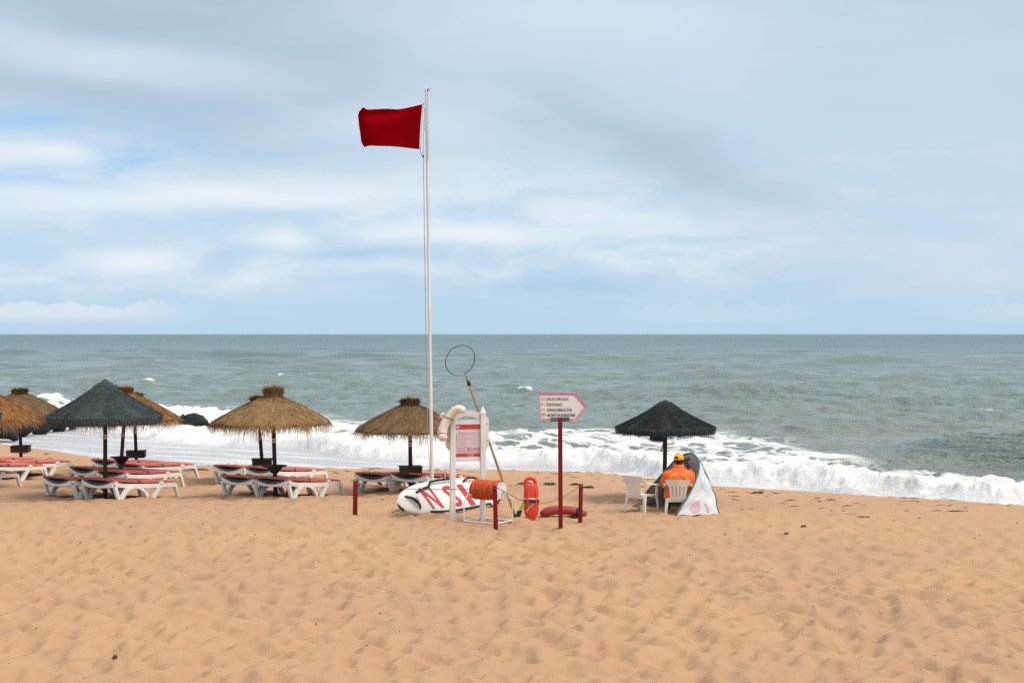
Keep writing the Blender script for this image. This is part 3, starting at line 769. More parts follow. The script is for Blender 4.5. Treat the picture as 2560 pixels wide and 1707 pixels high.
# ------------------------------------------------------------------ parasols
def canopy_meshes(seed, Rr, hh, brown, mname, wind=0.25):
    bandh = .19 if Rr > 1.2 else .13
    """(cone, thatch strands) for a canopy whose rim lies at z = 0"""
    rr = random.Random(seed)
    prof = [(0.02, hh), (0.10, hh * (.955 if brown else .91)), (0.30 * Rr, hh * .76 if brown else hh * .63), (0.55 * Rr, hh * .50 if brown else hh * .37), (0.8 * Rr, hh * .22 if brown else hh * .145), (0.97 * Rr, 0.0)]
    if brown: tail = [(Rr * 0.995, -0.05), (Rr * .97, -0.09), (Rr * .9, -0.03), (Rr * .5, hh * .42), (0.05, hh * .86)]
    else: tail = [(Rr * .985, -0.03), (Rr * .98, -bandh * .6), (Rr * .955, -bandh), (Rr * .93, -bandh * .6), (Rr * .5, hh * .34), (0.05, hh * .8)]
    cone = MB(); n = 40
    wob = [rr.uniform(-.02, .02) for _ in range(n)]
    cone.loft([[((r_ * (1 + wob[k] * (r_ / Rr))) * math.cos(k * 2 * math.pi / n), (r_ * (1 + wob[k] * (r_ / Rr))) * math.sin(k * 2 * math.pi / n), z_ + wob[k] * 0.6 * (r_ / Rr) ** 2) for k in range(n)] for r_, z_ in prof + tail], False)
    cone.tone = [0.3 for _ in cone.f]
    st = MB()
    def zat(r_):
        for (r0, z0), (r1, z1) in zip(prof[:-1], prof[1:]):
            if r_ <= r1: return z0 + (z1 - z0) * (r_ - r0) / max(1e-6, r1 - r0)
        return prof[-1][1] - (r_ - prof[-1][0]) * 1.2
    def strand(pts, w):
        st.cur = min(1, max(0, rr.gauss(0.52, 0.24 if brown else 0.20)))
        pts = [Vector(p) for p in pts]
        t = (pts[-1] - pts[0]); c_ = Vector((pts[0].x, pts[0].y, 0))
        sd_ = t.cross(c_ if c_.length > 1e-3 else Vector((1, 0, 0)))
        sd_ = Vector((-pts[0].y, pts[0].x, rr.uniform(-.3, .3) * max(.1, c_.length))) if sd_.length < 1e-4 or brown is None else sd_
        sd_ = sd_.normalized()
        L = []
        for i, p in enumerate(pts):
            ww = w * (1 - 0.75 * i / (len(pts) - 1)); L.append((st.vert(p - sd_ * ww / 2), st.vert(p + sd_ * ww / 2)))
        for a, b in zip(L[:-1], L[1:]): st.face((a[0], a[1], b[1], b[0]))
    ns = 3800 if brown else 9000
    for _ in range(ns):
        th = rr.uniform(0, 2 * math.pi); r0 = Rr * math.sqrt(rr.uniform(0.006, 0.98))
        ln = rr.uniform(.16, .34) if brown else rr.uniform(.07, .15)
        dth = rr.gauss(0, .10) / max(.3, r0) if brown else rr.gauss(0, .10) / max(.3, r0)
        r1 = min(Rr * 1.0, r0 + ln * .88)
        lift = rr.uniform(.002, .014)
        if brown: p = [(r0, zat(r0) + lift, th), ((r0 + r1) / 2, zat((r0 + r1) / 2) + lift + .008, th + dth * .5), (r1, zat(r1) + lift + rr.uniform(-.006, .012), th + dth)]
        else: p = [(r0, zat(r0), th), (r0 + ln * .5, zat(r0) + rr.uniform(.005, .022) - ln * .12, th + dth)]
        strand([(a * math.cos(c_), a * math.sin(c_), b) for a, b, c_ in p], rr.uniform(.007, .015) if brown else rr.uniform(.005, .008))
    # fringe at the rim
    nf = 1500 if brown else 3200
    for _ in range(nf):
        th = rr.uniform(0, 2 * math.pi); r0 = Rr * rr.uniform(.93, 1.0)
        z0 = zat(r0) + rr.uniform(-.06, .012) if brown else .02 - rr.uniform(.0, bandh)
        if brown:
            ln = rr.uniform(.10, .28) * (1.3 if rr.random() < .25 else .75) * (1 + .45 * math.sin(th * 3 + seed) * math.sin(th * 7))
            wx = rr.gauss(-0.02, wind * .30); o1 = rr.uniform(.02, .09)
            pts = [(r0 * math.cos(th), r0 * math.sin(th), z0), ((r0 + o1) * math.cos(th) + wx * .3, (r0 + o1) * math.sin(th), z0 - ln * .45), ((r0 + o1 * 1.15) * math.cos(th) + wx, (r0 + o1 * 1.1) * math.sin(th), z0 - ln)]
            strand(pts, rr.uniform(.008, .014))
        else:
            ln = rr.uniform(.04, .10); r0 = Rr * (.985 if z0 > -bandh * .6 else .965); o1 = rr.uniform(.012, .04)
            pts = [(r0 * math.cos(th), r0 * math.sin(th), z0), ((r0 + o1) * math.cos(th), (r0 + o1) * math.sin(th), z0 - ln * .5), ((r0 + o1 * .9) * math.cos(th + rr.gauss(0, .015)), (r0 + o1 * .9) * math.sin(th), z0 - ln)]
            strand(pts, rr.uniform(.008, .014))
    # tuft
    tf = MB()
    if brown:
        keep, st = st, tf
        zt = hh * .88
        for _ in range(1500):
            th = rr.uniform(0, 2 * math.pi); sp_ = rr.uniform(.4, 1.0); hgt = rr.uniform(.12, .28) * (1.35 if rr.random() < .12 else 1) * (1.15 if mname == 'thatch_tan' else .8)
            r0 = .20 * math.sqrt(rr.uniform(.05, 1)); r1 = r0 + .14 * sp_ + rr.uniform(-.04, .05)
            pts = [(r0 * math.cos(th), r0 * math.sin(th), zt - .02), ((r0 + (r1 - r0) * .4) * math.cos(th), (r0 + (r1 - r0) * .4) * math.sin(th), zt + hgt * .6), (r1 * math.cos(th) - .01, r1 * math.sin(th), zt + hgt * (1.05 - .5 * sp_))]
            strand(pts, rr.uniform(.012, .02))
        st = keep
    return cone, st, tf


CANOPY = {}
def parasol(name, label, base, lean, Rr, z_rim, hh, kind, tint, table=None, pole_mat='dark_wood', sticker=True, rz=0.0, group='parasols'):
    """base: world point; lean: x/y offset of the top"""
    t = thing(name, label, 'parasol', base, 0.0, group)
    key = (kind, round(Rr, 2), round(hh, 2), tint)
    brown = kind != 'dark'
    top = Vector((lean[0], lean[1], z_rim))
    if (key not in CANOPY):
        cone, st, tf = canopy_meshes(len(CANOPY) * 7 + 3, Rr, hh, brown, tint)
        a = cone.build('canopy', tint, t, smooth=True, tone=True)
        b = st.build('thatch', tint, a, fixn=False, tone=True); b['kind'] = 'stuff'
        c_ = None
        if tf.v:
            c_ = tf.build('tuft', tint, a, fixn=False, tone=True); c_['kind'] = 'stuff'
        CANOPY[key] = (a, b, c_)
    else:
        a0, b0, c0 = CANOPY[key]
        a = a0.copy(); col.objects.link(a); a.parent = t
        b = b0.copy(); col.objects.link(b); b.parent = a
        c_ = None
        if c0: c_ = c0.copy(); col.objects.link(c_); c_.parent = a
    a.location = top; a.rotation_euler = (0, 0, rz)
    pm = MB()
    pr_ = 0.047
    pm.tube([(0, 0, -.4), (0, 0, 0), (lean[0] * .5, lean[1] * .5, z_rim * .5), (lean[0], lean[1], z_rim), (lean[0] * 1.2, lean[1] * 1.2, z_rim + hh * .9)], [pr_ * 1.1, pr_ * 1.08, pr_, pr_ * .95, pr_ * .8], 12)
    pm.build('pole', pole_mat, t, smooth=True)
    def ax(z): return Vector((lean[0] * z / z_rim, lean[1] * z / z_rim, z))
    if sticker:
        zc = z_rim * .74; c0 = ax(zc); s_ = MB()
        w = .042
        s_.box((c0.x, c0.y - .052, zc), (2 * w, .006, 2.3 * w), 0, .002)
        q_ = s_.build('number_plate', 'poster_white', t)
        f_ = MB(); f_.box((c0.x, c0.y - .0565, zc), (w * 1.05, .004, w * 1.2)); f_.build('plate_mark', 'cord_grey', q_)
    if table == 'tray':
        zc = .69; c0 = ax(zc); m_ = MB()
        m_.lathe([(.05, zc - .01), (.27, zc), (.285, zc + .012), (.27, zc + .022), (.05, zc + .022)], 28, Matrix.Translation((c0.x, c0.y, 0)))
        tr_ = m_.build('tray_top', 'dark_wood', t, smooth=True)
        m_ = MB(); m_.lathe([(.055, zc - .16), (.075, zc - .15), (.19, zc - .012), (.19, zc - .001)], 20, Matrix.Translation((c0.x, c0.y, 0)))
        m_.build('tray_bracket', 'dark_wood', t, smooth=True)
    if table == 'box':
        zc = .5; c0 = ax(zc)
        bx = .24
        for k, (ox, oy, sx, sy) in enumerate(((0, -bx, 2 * bx, .022), (0, bx, 2 * bx, .022), (-bx, 0, .022, 2 * bx - .024), (bx, 0, .022, 2 * bx - .024))):
            m_ = MB(); Mx = Matrix.Translation((c0.x, c0.y, zc)) @ Matrix.Rotation(R(9), 4, 'Z') @ Matrix.Translation((ox, oy, 0))
            m_.box((0, 0, 0), (sx, sy, .175), 0, .006, Mx); m_.build('box_side', 'box_wood', t)
        m_ = MB(); m_.box((c0.x, c0.y, zc + .093), (2 * bx + .06, 2 * bx + .06, .02), R(9), .006); m_.build('box_top', 'box_wood', t)
    return t


def pbase(px, Y_):
    x = (px - 1280) / F * Y_; return Vector((x, Y_, gz(x, Y_)))
def shared_depth(py_feature, zf):
    """depth of a feature zf metres over the sand that shows at row py"""
    k = (py_feature - HZ) / F
    y = (H - zf - SLOPE * Y0) / (k - SLOPE)
    return y
yP1 = ground_Y(1244)
P1 = parasol('parasol', 'dark grey pointed parasol nearest the camera in the left group', pbase(263, yP1), (0, 0), 1.25, 1.86, 0.80, 'dark', 'thatch_grey')
yP2 = shared_depth(1140, .69); yP3 = shared_depth(1131, .50); yP5 = shared_depth(1148, .50); yP6 = ground_Y(1228); yA3 = shared_depth(1121, .50); yP4 = ground_Y(1241)
parasol('parasol', 'orange thatched parasol right behind the dark grey one, with a round tray', pbase(299, yP2), (.12, 0), 1.32, 1.70, .66, 'brown', 'thatch_orange', 'tray', 'brown_wood', rz=.4)
parasol('parasol', 'parasol with a wooden box on its pole, mostly hidden behind the dark grey one', pbase(342, yP3), (-.06, 0), 1.25, 1.52, .60, 'brown', 'thatch_brown', 'box')
parasol('parasol', 'tan thatched parasol with the bushiest tuft, alone left of the flagpole', pbase(689, yP4), (-.05, 0), 1.26, 1.72, .60, 'brown', 'thatch_tan', 'tray', rz=1.3)
parasol('parasol', 'brown parasol peeking out behind the tan one with the bushy tuft', pbase(659, yP5), (-.12, 0), 1.27, 1.54, .60, 'brown', 'thatch_brown', 'box', rz=2.0)
parasol('parasol', 'brown thatched parasol just left of the flagpole and notice board', pbase(1027, yP6), (-.02, 0), 1.25, 1.50, .60, 'brown', 'thatch_brown', 'box', rz=.8)
parasol('parasol', 'brown parasol with a flat tuft and wooden box, far left near the water', pbase(53, yA3), (-.04, 0), 1.25, 1.58, .60, 'brown', 'thatch_brown', 'box', rz=2.6)
parasol('parasol', 'orange thatched parasol cut off by the left picture edge', pbase(-40, 34.6), (0, 0), 1.32, 1.74, .66, 'brown', 'thatch_orange', None, 'dark_wood', sticker=False, rz=3.0)
parasol('parasol', 'dark parasol of which only a sliver shows at the left picture edge', pbase(-146, 31.6), (0, 0), 1.25, 1.86, .80, 'dark', 'thatch_grey', sticker=False, rz=1.0)
P7 = parasol('parasol', 'black parasol over the lifeguard at right', pbase(1661, 30.6), (.02, 0), 1.07, 1.62, .58, 'dark', 'thatch_black', sticker=False)

# bag hanging under the black parasol
bc = at(1643, 1089, 30.1)
t = thing('bag', 'black bag hanging under the canopy of the black parasol', 'bag', bc)
m_ = MB()
rings = []
for z_, w_, d_ in ((.13, .12, .05), (.10, .155, .08), (.0, .16, .09), (-.09, .15, .085), (-.115, .13, .06)):
    rings.append([(math.copysign(abs(math.cos(a)) ** .5, math.cos(a)) * w_ + z_ * .12, math.copysign(abs(math.sin(a)) ** .5, math.sin(a)) * d_, z_ + .05 * (w_ and math.cos(a)) * -.3) for a in [k * 2 * math.pi / 20 for k in range(20)]])
m_.loft(rings); bag = m_.build('bag_body', 'black_fabric', t, smooth=True)
m_ = MB(); m_.tube([(-.125, -.086, .1), (-.12, -.095, 0), (-.105, -.09, -.1)], .006, 6); m_.build('piping', 'cord_grey', bag)
m_ = MB(); m_.tube([(.14, 0, -.05), (.125, -.02, -.16), (.10, -.02, -.26), (.085, -.02, -.34)], [.008, .008, .009, .014], 6); m_.build('strap', 'black_fabric', t, smooth=True)
m_ = MB(); m_.tube([(-.10, 0, .11), (-.04, 0, .2), (.05, 0, .24), (.13, 0, .22)], .008, 6); m_.build('handle', 'black_fabric', t, smooth=True)


# ------------------------------------------------------------------ sun loungers
LW, LL, LH = 0.86, 2.15, 0.335
def make_lounger(label):
    """origin at the near head corner on the sand; +x runs to the foot, +y across (away)"""
    t = thing('sun_lounger', label, 'sun lounger', (0, 0, 0), 0, 'white plastic sun loungers with coral mattresses')
    for sy in (0, 1):
        yy = sy * LW
        M = Matrix.Translation((0, yy, 0))
        m_ = MB()
        m_.ribbon2d([(0.0, LH + .035), (.05, LH + .03), (.12, LH - .005), (.3, LH - .025), (1.0, LH - .035), (1.45, LH - .03), (1.95, LH - .015), (2.02, LH - .02)], [.07, .085, .095, .095, .095, .09, .09, .07], .055, M)
        m_.build('side_rail', 'white_plastic', t, smooth=True)
        k_ = MB(); k_.ribbon2d([(1.45, LH + .03), (1.52, LH + .035), (1.58, LH + .02)], [.05, .075, .04], .075, M); k_.build('knuckle', 'white_plastic', t, smooth=True)
        def leg(pts, w):
            m2 = MB(); m2.ribbon2d(pts, [q_ * 1.12 for q_ in w], .066, M); m2.build('leg', 'white_plastic', t, smooth=True)
        leg([(.03, LH - .03), (.06, .22), (.13, .08), (.19, -.06)], [.08, .075, .07, .07])
        leg([(.25, -.06), (.28, .08), (.36, .20), (.47, LH - .075), (.62, LH - .045)], [.10, .10, .10, .085, .06])
        leg([(.62, LH - .047), (.80, LH - .062), (.96, .19), (1.07, .07), (1.11, -.06)], [.06, .07, .065, .06, .06])
        leg([(1.24, -.06), (1.30, .08), (1.40, .22), (1.47, LH - .03)], [.10, .10, .095, .08])
        leg([(2.0, LH - .03), (2.05, .2), (2.12, .05), (2.15, -.06)], [.075, .07, .065, .06])
    # head end: sagging cross rail
    m_ = MB(); nseg = 14; rings = []
    for k in range(nseg + 1):
        u = k / nseg; yv = .028 + u * (LW - .056); sag = .105 * (1 - (2 * u - 1) ** 2)
        zt, zb = LH + .065 - sag, LH - .055 - sag * .38
        rings.append([(-.03, yv, zb), (-.035, yv, zt), (.02, yv, zt), (.02, yv, zb)])
    m_.loft(rings); hr = m_.build('head_rail', 'white_plastic', t, smooth=True)
    m_ = MB(); m_.tube([(-.015, .05 + (LW - .1) * k / 14, LH + .088 - .105 * (1 - (2 * k / 14 - 1) ** 2)) for k in range(15)], .021, 8)
    m_.tube([(.05, .05 + (LW - .1) * k / 14, LH + .088 - .085 * (1 - (2 * k / 14 - 1) ** 2)) for k in range(15)], .020, 8)
    m_.build('headrest_edge', 'slate_fabric', t, smooth=True)
    m_ = MB(); m_.box((2.03, LW / 2, LH - .03), (.05, LW - .06, .07), 0, .012); m_.build('foot_rail', 'white_plastic', t)
    for xk in (.45, .9, 1.3, 1.7):
        m_ = MB(); m_.box((xk, LW / 2, LH - .02), (.07, LW - .06, .03), 0, .008); m_.build('slat', 'white_plastic', t)
    m_ = MB(); m_.box((.93, LW / 2, LH + .045), (1.78, LW - .1, .05), 0, .014); m_.build('underlay', 'black_fabric', t)
    # mattress: slightly bowed pad
    m_ = MB()
    def pad(u, v_):
        x = -.03 + u * 2.02; y = .0 + v_ * LW
        z = LH + .115 + .014 * math.sin(u * 9.0) - .010 * math.cos(u * 2 * math.pi) - .03 * u + .02 * math.exp(-(u / .12) ** 2)
        z -= .018 * (abs(2 * v_ - 1) ** 4) + .012 * math.exp(-((u - .36) / .02) ** 2)
        return x, y, z
    nu, nv = 26, 8
    top = [[m_.vert(pad(i / nu, j / nv)) for j in range(nv + 1)] for i in range(nu + 1)]
    bot = [[m_.vert((pad(i / nu, j / nv)[0], pad(i / nu, j / nv)[1], pad(i / nu, j / nv)[2] - .042)) for j in range(nv + 1)] for i in range(nu + 1)]
    for i in range(nu):
        for j in range(nv):
            m_.face((top[i][j], top[i + 1][j], top[i + 1][j + 1], top[i][j + 1])); m_.face((bot[i][j], bot[i][j + 1], bot[i + 1][j + 1], bot[i + 1][j]))
        m_.face((top[i][0], bot[i][0], bot[i + 1][0], top[i + 1][0])); m_.face((top[i][nv], top[i + 1][nv], bot[i + 1][nv], bot[i][nv]))
    for j in range(nv):
        m_.face((top[0][j], top[0][j + 1], bot[0][j + 1], bot[0][j])); m_.face((top[nu][j], bot[nu][j], bot[nu][j + 1], top[nu][j + 1]))
    pad_o = m_.build('mattress', 'coral_fabric', t, smooth=True)
    m_ = MB()
    for xk in (.72, 1.0):
        pass
    zs = LH + .118
    m_.loft([[(.76 + a, y, z) for y, z in ((-.012, zs - .075), (-.012, zs - .012), (.06, zs + .008), (LW - .06, zs + .008), (LW + .012, zs - .012), (LW + .012, zs - .075))] for a in (0, .055)], caps=False, closed=False)
    m_.build('strap', 'slate_fabric', pad_o)
    for yk in (.1, LW - .1):
        m_ = MB(); m_.lathe([(.0, .014), (.025, .010), (.028, 0)], 10, Matrix.Translation((.40, yk, LH + .128))); m_.build('tie', 'slate_fabric', pad_o)
    return t

proto = None
for i, (px_i, py_i, ya, lab) in enumerate(LOUNGERS):
    p = gpt(px_i, py_i)
    ca_, sa_ = math.cos(LA + ya), math.sin(LA + ya)
    z0 = gz(p.x, p.y); z1 = gz(p.x + ca_ * 2, p.y + sa_ * 2)
    rot = (0.0, math.atan2(z0 - z1, 2.0), LA + ya + R(random.Random(i).uniform(-2.5, 2.5)))
    full = lab
    if proto is None:
        proto = make_lounger(full); proto.scale = (0.93, 1.16, 1.0); proto.location = (p.x, p.y, z0); proto.rotation_euler = rot
    else:
        copy_thing(proto, (p.x, p.y, z0), rot, full, 'white plastic sun loungers with coral mattresses')


# ------------------------------------------------------------------ flagpole and flag
yF = 30.4
fb_ = at(1081, 1255, yF); ft_ = at(1065.5, 223, yF)
fb_.z = gz(fb_.x, fb_.y)
t = thing('flagpole', 'tall white flagpole standing behind the rescue board', 'flagpole', fb_)
dv = ft_ - fb_
m_ = MB(); m_.tube([Vector((0, 0, -.4)), Vector((0, 0, 0)), dv * .33, dv * .34, dv * .66, dv], [.040, .039, .037, .034, .033, .031], 14)
m_.build('shaft', 'pole_paint', t, smooth=True)
m_ = MB(); Mt = Matrix.Translation(dv)
m_.lathe([(.031, -.03), (.043, -.02), (.043, .012), (.030, .02), (.0, .022)], 14, Mt); cp = m_.build('cap', 'pole_paint', t, smooth=True)
m_ = MB(); m_.lathe([(.018, -.015), (.028, -.012), (.028, .012), (.018, .015)], 12, Mt @ Matrix.Translation((.05, -.02, -.02)) @ Matrix.Rotation(R(90), 4, 'X')); m_.build('pulley', 'hoop_metal', cp)
m_ = MB()
hp = [at(1069.5, 228, yF - .05), at(1070, 400, yF - .06)] + [at(1072 + 12.0 * k / 4, 400 + 700 * k / 4, yF - .05) for k in range(1, 5)]
m_.tube(hp[:2], .006, 5)
m_.build('halyard', 'cord_grey', t, org=fb_)
m_ = MB(); m_.tube([at(1061, 258, yF - .02), at(1057, 262, yF - .02)], .006, 5)
m_.tube([at(1062, 330, yF), at(1061, 300, yF), at(1061.5, 270, yF)], .005, 5)
m_.tube([at(1050, 375, yF), at(1054, 388, yF), at(1058, 396, yF)], .007, 5); m_.tube([at(1059, 300, yF), at(1058, 396, yF)], .005, 5)
m_.tube([at(1058, 396, yF), at(1060, 500, yF), at(1064, 800, yF - .03), at(1070, 1100, yF - .05), at(1075, 1195, yF - .06)], .007, 5)
m_.build('halyard', 'cord_grey', t, org=fb_)
m_ = MB(); m_.box(at(1058, 391, yF) - fb_, (.035, .02, .06), 0, .006); m_.build('snap_hook', 'hoop_metal', t)
# flag: outline from hoist to fly with folds
topc = [(1055.7, 261), (1035, 266), (1015, 270.5), (994.7, 274), (965, 272.5), (935, 273.5), (918, 274), (908, 268.5)]
botc = [(1048, 373.3), (1028, 371.5), (1005, 368.5), (975, 366), (945, 365.5), (928, 364.5), (917, 366), (910, 368)]
lft = [(908, 268.5), (897, 280), (895, 290), (897, 312), (900.5, 335), (903, 355), (910, 368)]
def lerp_poly(pts, u):
    x = u * (len(pts) - 1); i = min(int(x), len(pts) - 2); f_ = x - i
    return Vector((pts[i][0] * (1 - f_) + pts[i + 1][0] * f_, pts[i][1] * (1 - f_) + pts[i + 1][1] * f_))
def flagp(u, w):
    a = lerp_poly(topc, u); b = lerp_poly(botc, u)
    p = a * (1 - w) + b * w
    l_ = lerp_poly(lft, w); e_ = Vector((908, 268.5)) * (1 - w) + Vector((910, 368)) * w
    p += (l_ - e_) * (u ** 6)
    ph = u * 5.2 + w * 1.3
    dy_ = .10 * u * math.sin(ph) + .05 * math.sin(u * 3.1 + (1 - w) * 3.8) * u + .16 * math.exp(-((w - .30 + .42 * (1 - u)) / .14) ** 2) * math.sin(math.pi * min(1, u * 1.1)) * .55 - .16 * (u ** 8) * math.exp(-(w / .15) ** 2) + .10 * u ** 6
    return at(p.x, p.y, yF + 1.5 * dy_)
f_o = at(1052, 317, yF)
t = thing('flag', 'plain red flag blowing left from the top of the flagpole', 'flag', f_o)
m_ = MB(); m_.grid(lambda u, w: flagp(u, w) - f_o, 44, 26); fl = m_.build('flag_cloth', 'flag_cloth', t, smooth='all')
sol = fl.modifiers.new('thickness', 'SOLIDIFY'); sol.thickness = .004
hoist_t = [(1059.5, 259), (1055.5, 261)]; 
def hoistp(u, w):
    a = Vector((1059.3, 258.5)) * (1 - u) + Vector((1055.7, 261)) * u; b = Vector((1052.6, 373.5)) * (1 - u) + Vector((1048, 373.3)) * u
    p = a * (1 - w) + b * w; p.x -= 1.2 * math.sin(math.pi * w); return at(p.x, p.y, yF) - f_o
m_ = MB(); m_.grid(hoistp, 3, 14); hb_ = m_.build('hoist_band', 'poster_white', t, smooth='all'); sol = hb_.modifiers.new('thickness', 'SOLIDIFY'); sol.thickness = .006


# ------------------------------------------------------------------ notice board
lp = gpt(1131.5, 1298); rp = gpt(1207, 1295.5)
bd = (rp - lp); bd.z = 0; ang = math.atan2(bd.y, bd.x); wB = bd.length
nb_o = thing('notice_board', 'white painted notice board with a red and pink poster between two pointed posts', 'notice board', lp, ang)
sB = F / lp.y
def bz(py): return H - (py - HZ) / F * (lp.y + .05) - lp.z
for k, (xk, top) in enumerate(((0, 1016), (wB, 1016))):
    m_ = MB(); w = .052; zt = bz(top)
    def rg_(h_, ww): return [(xk + a * ww, b * ww, h_) for a, b in ((-1, -.8), (-.8, -1), (.8, -1), (1, -.8), (1, .8), (.8, 1), (-.8, 1), (-1, .8))]
    m_.loft([rg_(-.35, w), rg_(zt - .20, w), rg_(zt - .13, w * 1.1), rg_(zt, w * .12)]); m_.build('post', 'white_paint', nb_o)
def wing(x0, x1, zt, zb, yk):
    cut = .05
    out_ = x0 if abs(x0) > abs(x1) and x0 < 0 else x1
    if out_ == x0: poly = [(x1, zb), (x0 + cut, zb), (x0, zb + cut * 1.8), (x0, zt - cut * 1.5), (x0 + cut, zt), (x1, zt)]
    else: poly = [(x0, zb), (x1 - cut, zb), (x1, zb + cut * 1.8), (x1, zt - cut * 1.5), (x1 - cut, zt), (x0, zt)]
    m_ = MB(); m_.prism(poly, yk - .018, yk + .018); return m_.build('side_board', 'white_paint', nb_o)
wl = wing(-.125, .02, bz(1046), bz(1125), .075); wr = wing(wB + .0, wB + .135, bz(1040), bz(1127), .075)
for yv, zv, xv in ((.05, bz(1061), wB + .10), (.05, bz(1103), wB + .10), (.05, bz(1061), -.09), (.05, bz(1101), -.08)):
    m_ = MB(); m_.lathe([(.0, .008), (.010, .006), (.012, 0)], 10, Matrix.Translation((xv, .057, zv)) @ Matrix.Rotation(R(90), 4, 'X')); m_.build('screw', 'hoop_metal', wr if xv > 0 else wl)
# arched head piece with an eye-shaped opening
def arch_top(x): u = (x / wB) * 2 - 1; return bz(1043) + (bz(1026) - bz(1043)) * math.sqrt(max(0, 1 - .92 * u * u))
def eye_top(x): u = (x / wB) * 2 - 1; return bz(1049.5) + (bz(1039.5) - bz(1049.5)) * max(0, 1 - (u / .78) ** 2)
m_ = MB(); n = 20; xa, xb = .053, wB - .053
y0_, y1_ = -.012, .022
xsB = [xa + (xb - xa) * k / n for k in range(n + 1)]
m_.loft([[(x, y0_, max(eye_top(x), bz(1049.5) + .0)), (x, y0_, arch_top(x)), (x, y1_, arch_top(x)), (x, y1_, max(eye_top(x), bz(1049.5)))] for x in xsB])
m_.build('arch_board', 'white_paint', nb_o)
m_ = MB(); m_.box(((xa + xb) / 2, .005, (bz(1049.8) + bz(1061)) / 2), (xb - xa, .034, bz(1049.8) - bz(1061)), 0, .003); m_.build('top_rail', 'white_paint', nb_o)
m_ = MB(); m_.box(((xa + xb) / 2, .005, (bz(1143.2) + bz(1153.5)) / 2), (xb - xa, .034, bz(1143.2) - bz(1153.5)), 0, .003); m_.build('bottom_rail', 'white_paint', nb_o)
m_ = MB(); m_.box(((xa + xb) / 2, .010, (bz(1061.2) + bz(1143)) / 2), (xb - xa, .022, bz(1061.2) - bz(1143)), 0, .002)
pb = m_.build('poster', 'poster_paper', nb_o)
zt_, zb_ = bz(1061.5), bz(1142.8); pw = xb - xa; phh = zt_ - zb_
def pz(v_): return zt_ - v_ * phh
def patch(name, mt, u0, u1, v0, v1, lift=.002):
    m_ = MB(); m_.box((xa + pw * (u0 + u1) / 2, -.001 - lift / 2, (pz(v0) + pz(v1)) / 2), (pw * (u1 - u0), lift, abs(pz(v0) - pz(v1)))); return m_.build(name, mt, pb)
patch('poster_header', 'poster_red', .004, .996, .003, .142)
patch('poster_footer', 'poster_red', .004, .996, .885, .985)
patch('footer_flame', 'poster_flame', .5, .74, .89, .978, .003)
patch('header_rule', 'poster_white', .005, .995, .143, .152)
patch('lower_panel', 'poster_pink', .06, .46, .68, .86)
patch('lower_panel', 'poster_pink', .49, .995, .70, .86)
# oval emblem in the header
m_ = MB(); Me = Matrix.Translation((xa + pw * .10, -.004, pz(.07))) @ Matrix.Rotation(R(90), 4, 'X') @ Matrix.Rotation(R(10), 4, 'Z') @ Matrix.Diagonal((1, .55, 1, 1))
m_.lathe([(.036, -.001), (.036, .001), (.018, .001), (.018, -.001)], 20, Me); m_.build('header_emblem', 'poster_white', pb)
m_ = MB(); m_.box((xa + pw * .10, -.005, pz(.07)), (.05, .002, .008), 0, 0, Matrix.Translation((xa + pw * .10, -.005, pz(.07))) @ Matrix.Rotation(R(-28), 4, 'Y')); m_.build('header_emblem', 'poster_white', pb)
rr = random.Random(3)
def textline(u0, u1, v_, hgt, mt):
    """a line of small print too small to read: word-long dashes"""
    m_ = MB(); u = u0
    while u < u1:
        l_ = min(rr.uniform(.018, .055), u1 - u)
        if l_ > .006: m_.box((xa + pw * (u + l_ / 2), -.0022, pz(v_)), (pw * l_, .001, hgt))
        u += l_ + .008
    m_.build('print_line', mt, pb)
textline(.30, .97, .066, .012, 'poster_pink')
textline(.10, .50, .255, .014, 'poster_text'); textline(.60, .84, .258, .014, 'poster_text')
for k in range(6): textline(.10, .49 - .02 * (k % 2), .305 + k * .063, .009, 'poster_text')
for k in range(6): textline(.62, .97 - .03 * (k % 3), .315 + k * .055, .008, 'poster_pink')
for k in range(7):
    patch('list_mark', 'print_dark' if k < 4 else 'print_rose', .025, .060, .295 + k * .060, .322 + k * .060)
patch('list_mark', 'print_dark', .53, .565, .285, .315); patch('list_mark', 'print_dark', .53, .565, .415, .445)
for k, mt in enumerate(('print_dark', 'poster_flame', 'poster_red', 'print_rose')):
    m_ = MB(); m_.lathe([(0, .001), (.018, .001), (.018, -.001)], 12, Matrix.Translation((xa + pw * (.53 + k * .13), -.003, pz(.745))) @ Matrix.Rotation(R(90), 4, 'X')); m_.build('flag_icon', mt, pb)
for k in range(2): textline(.08, .44, .73 + k * .05, .007, 'poster_text')
textline(.5, .98, .81, .006, 'poster_text'); textline(.05, .47, .935, .012, 'poster_pink')

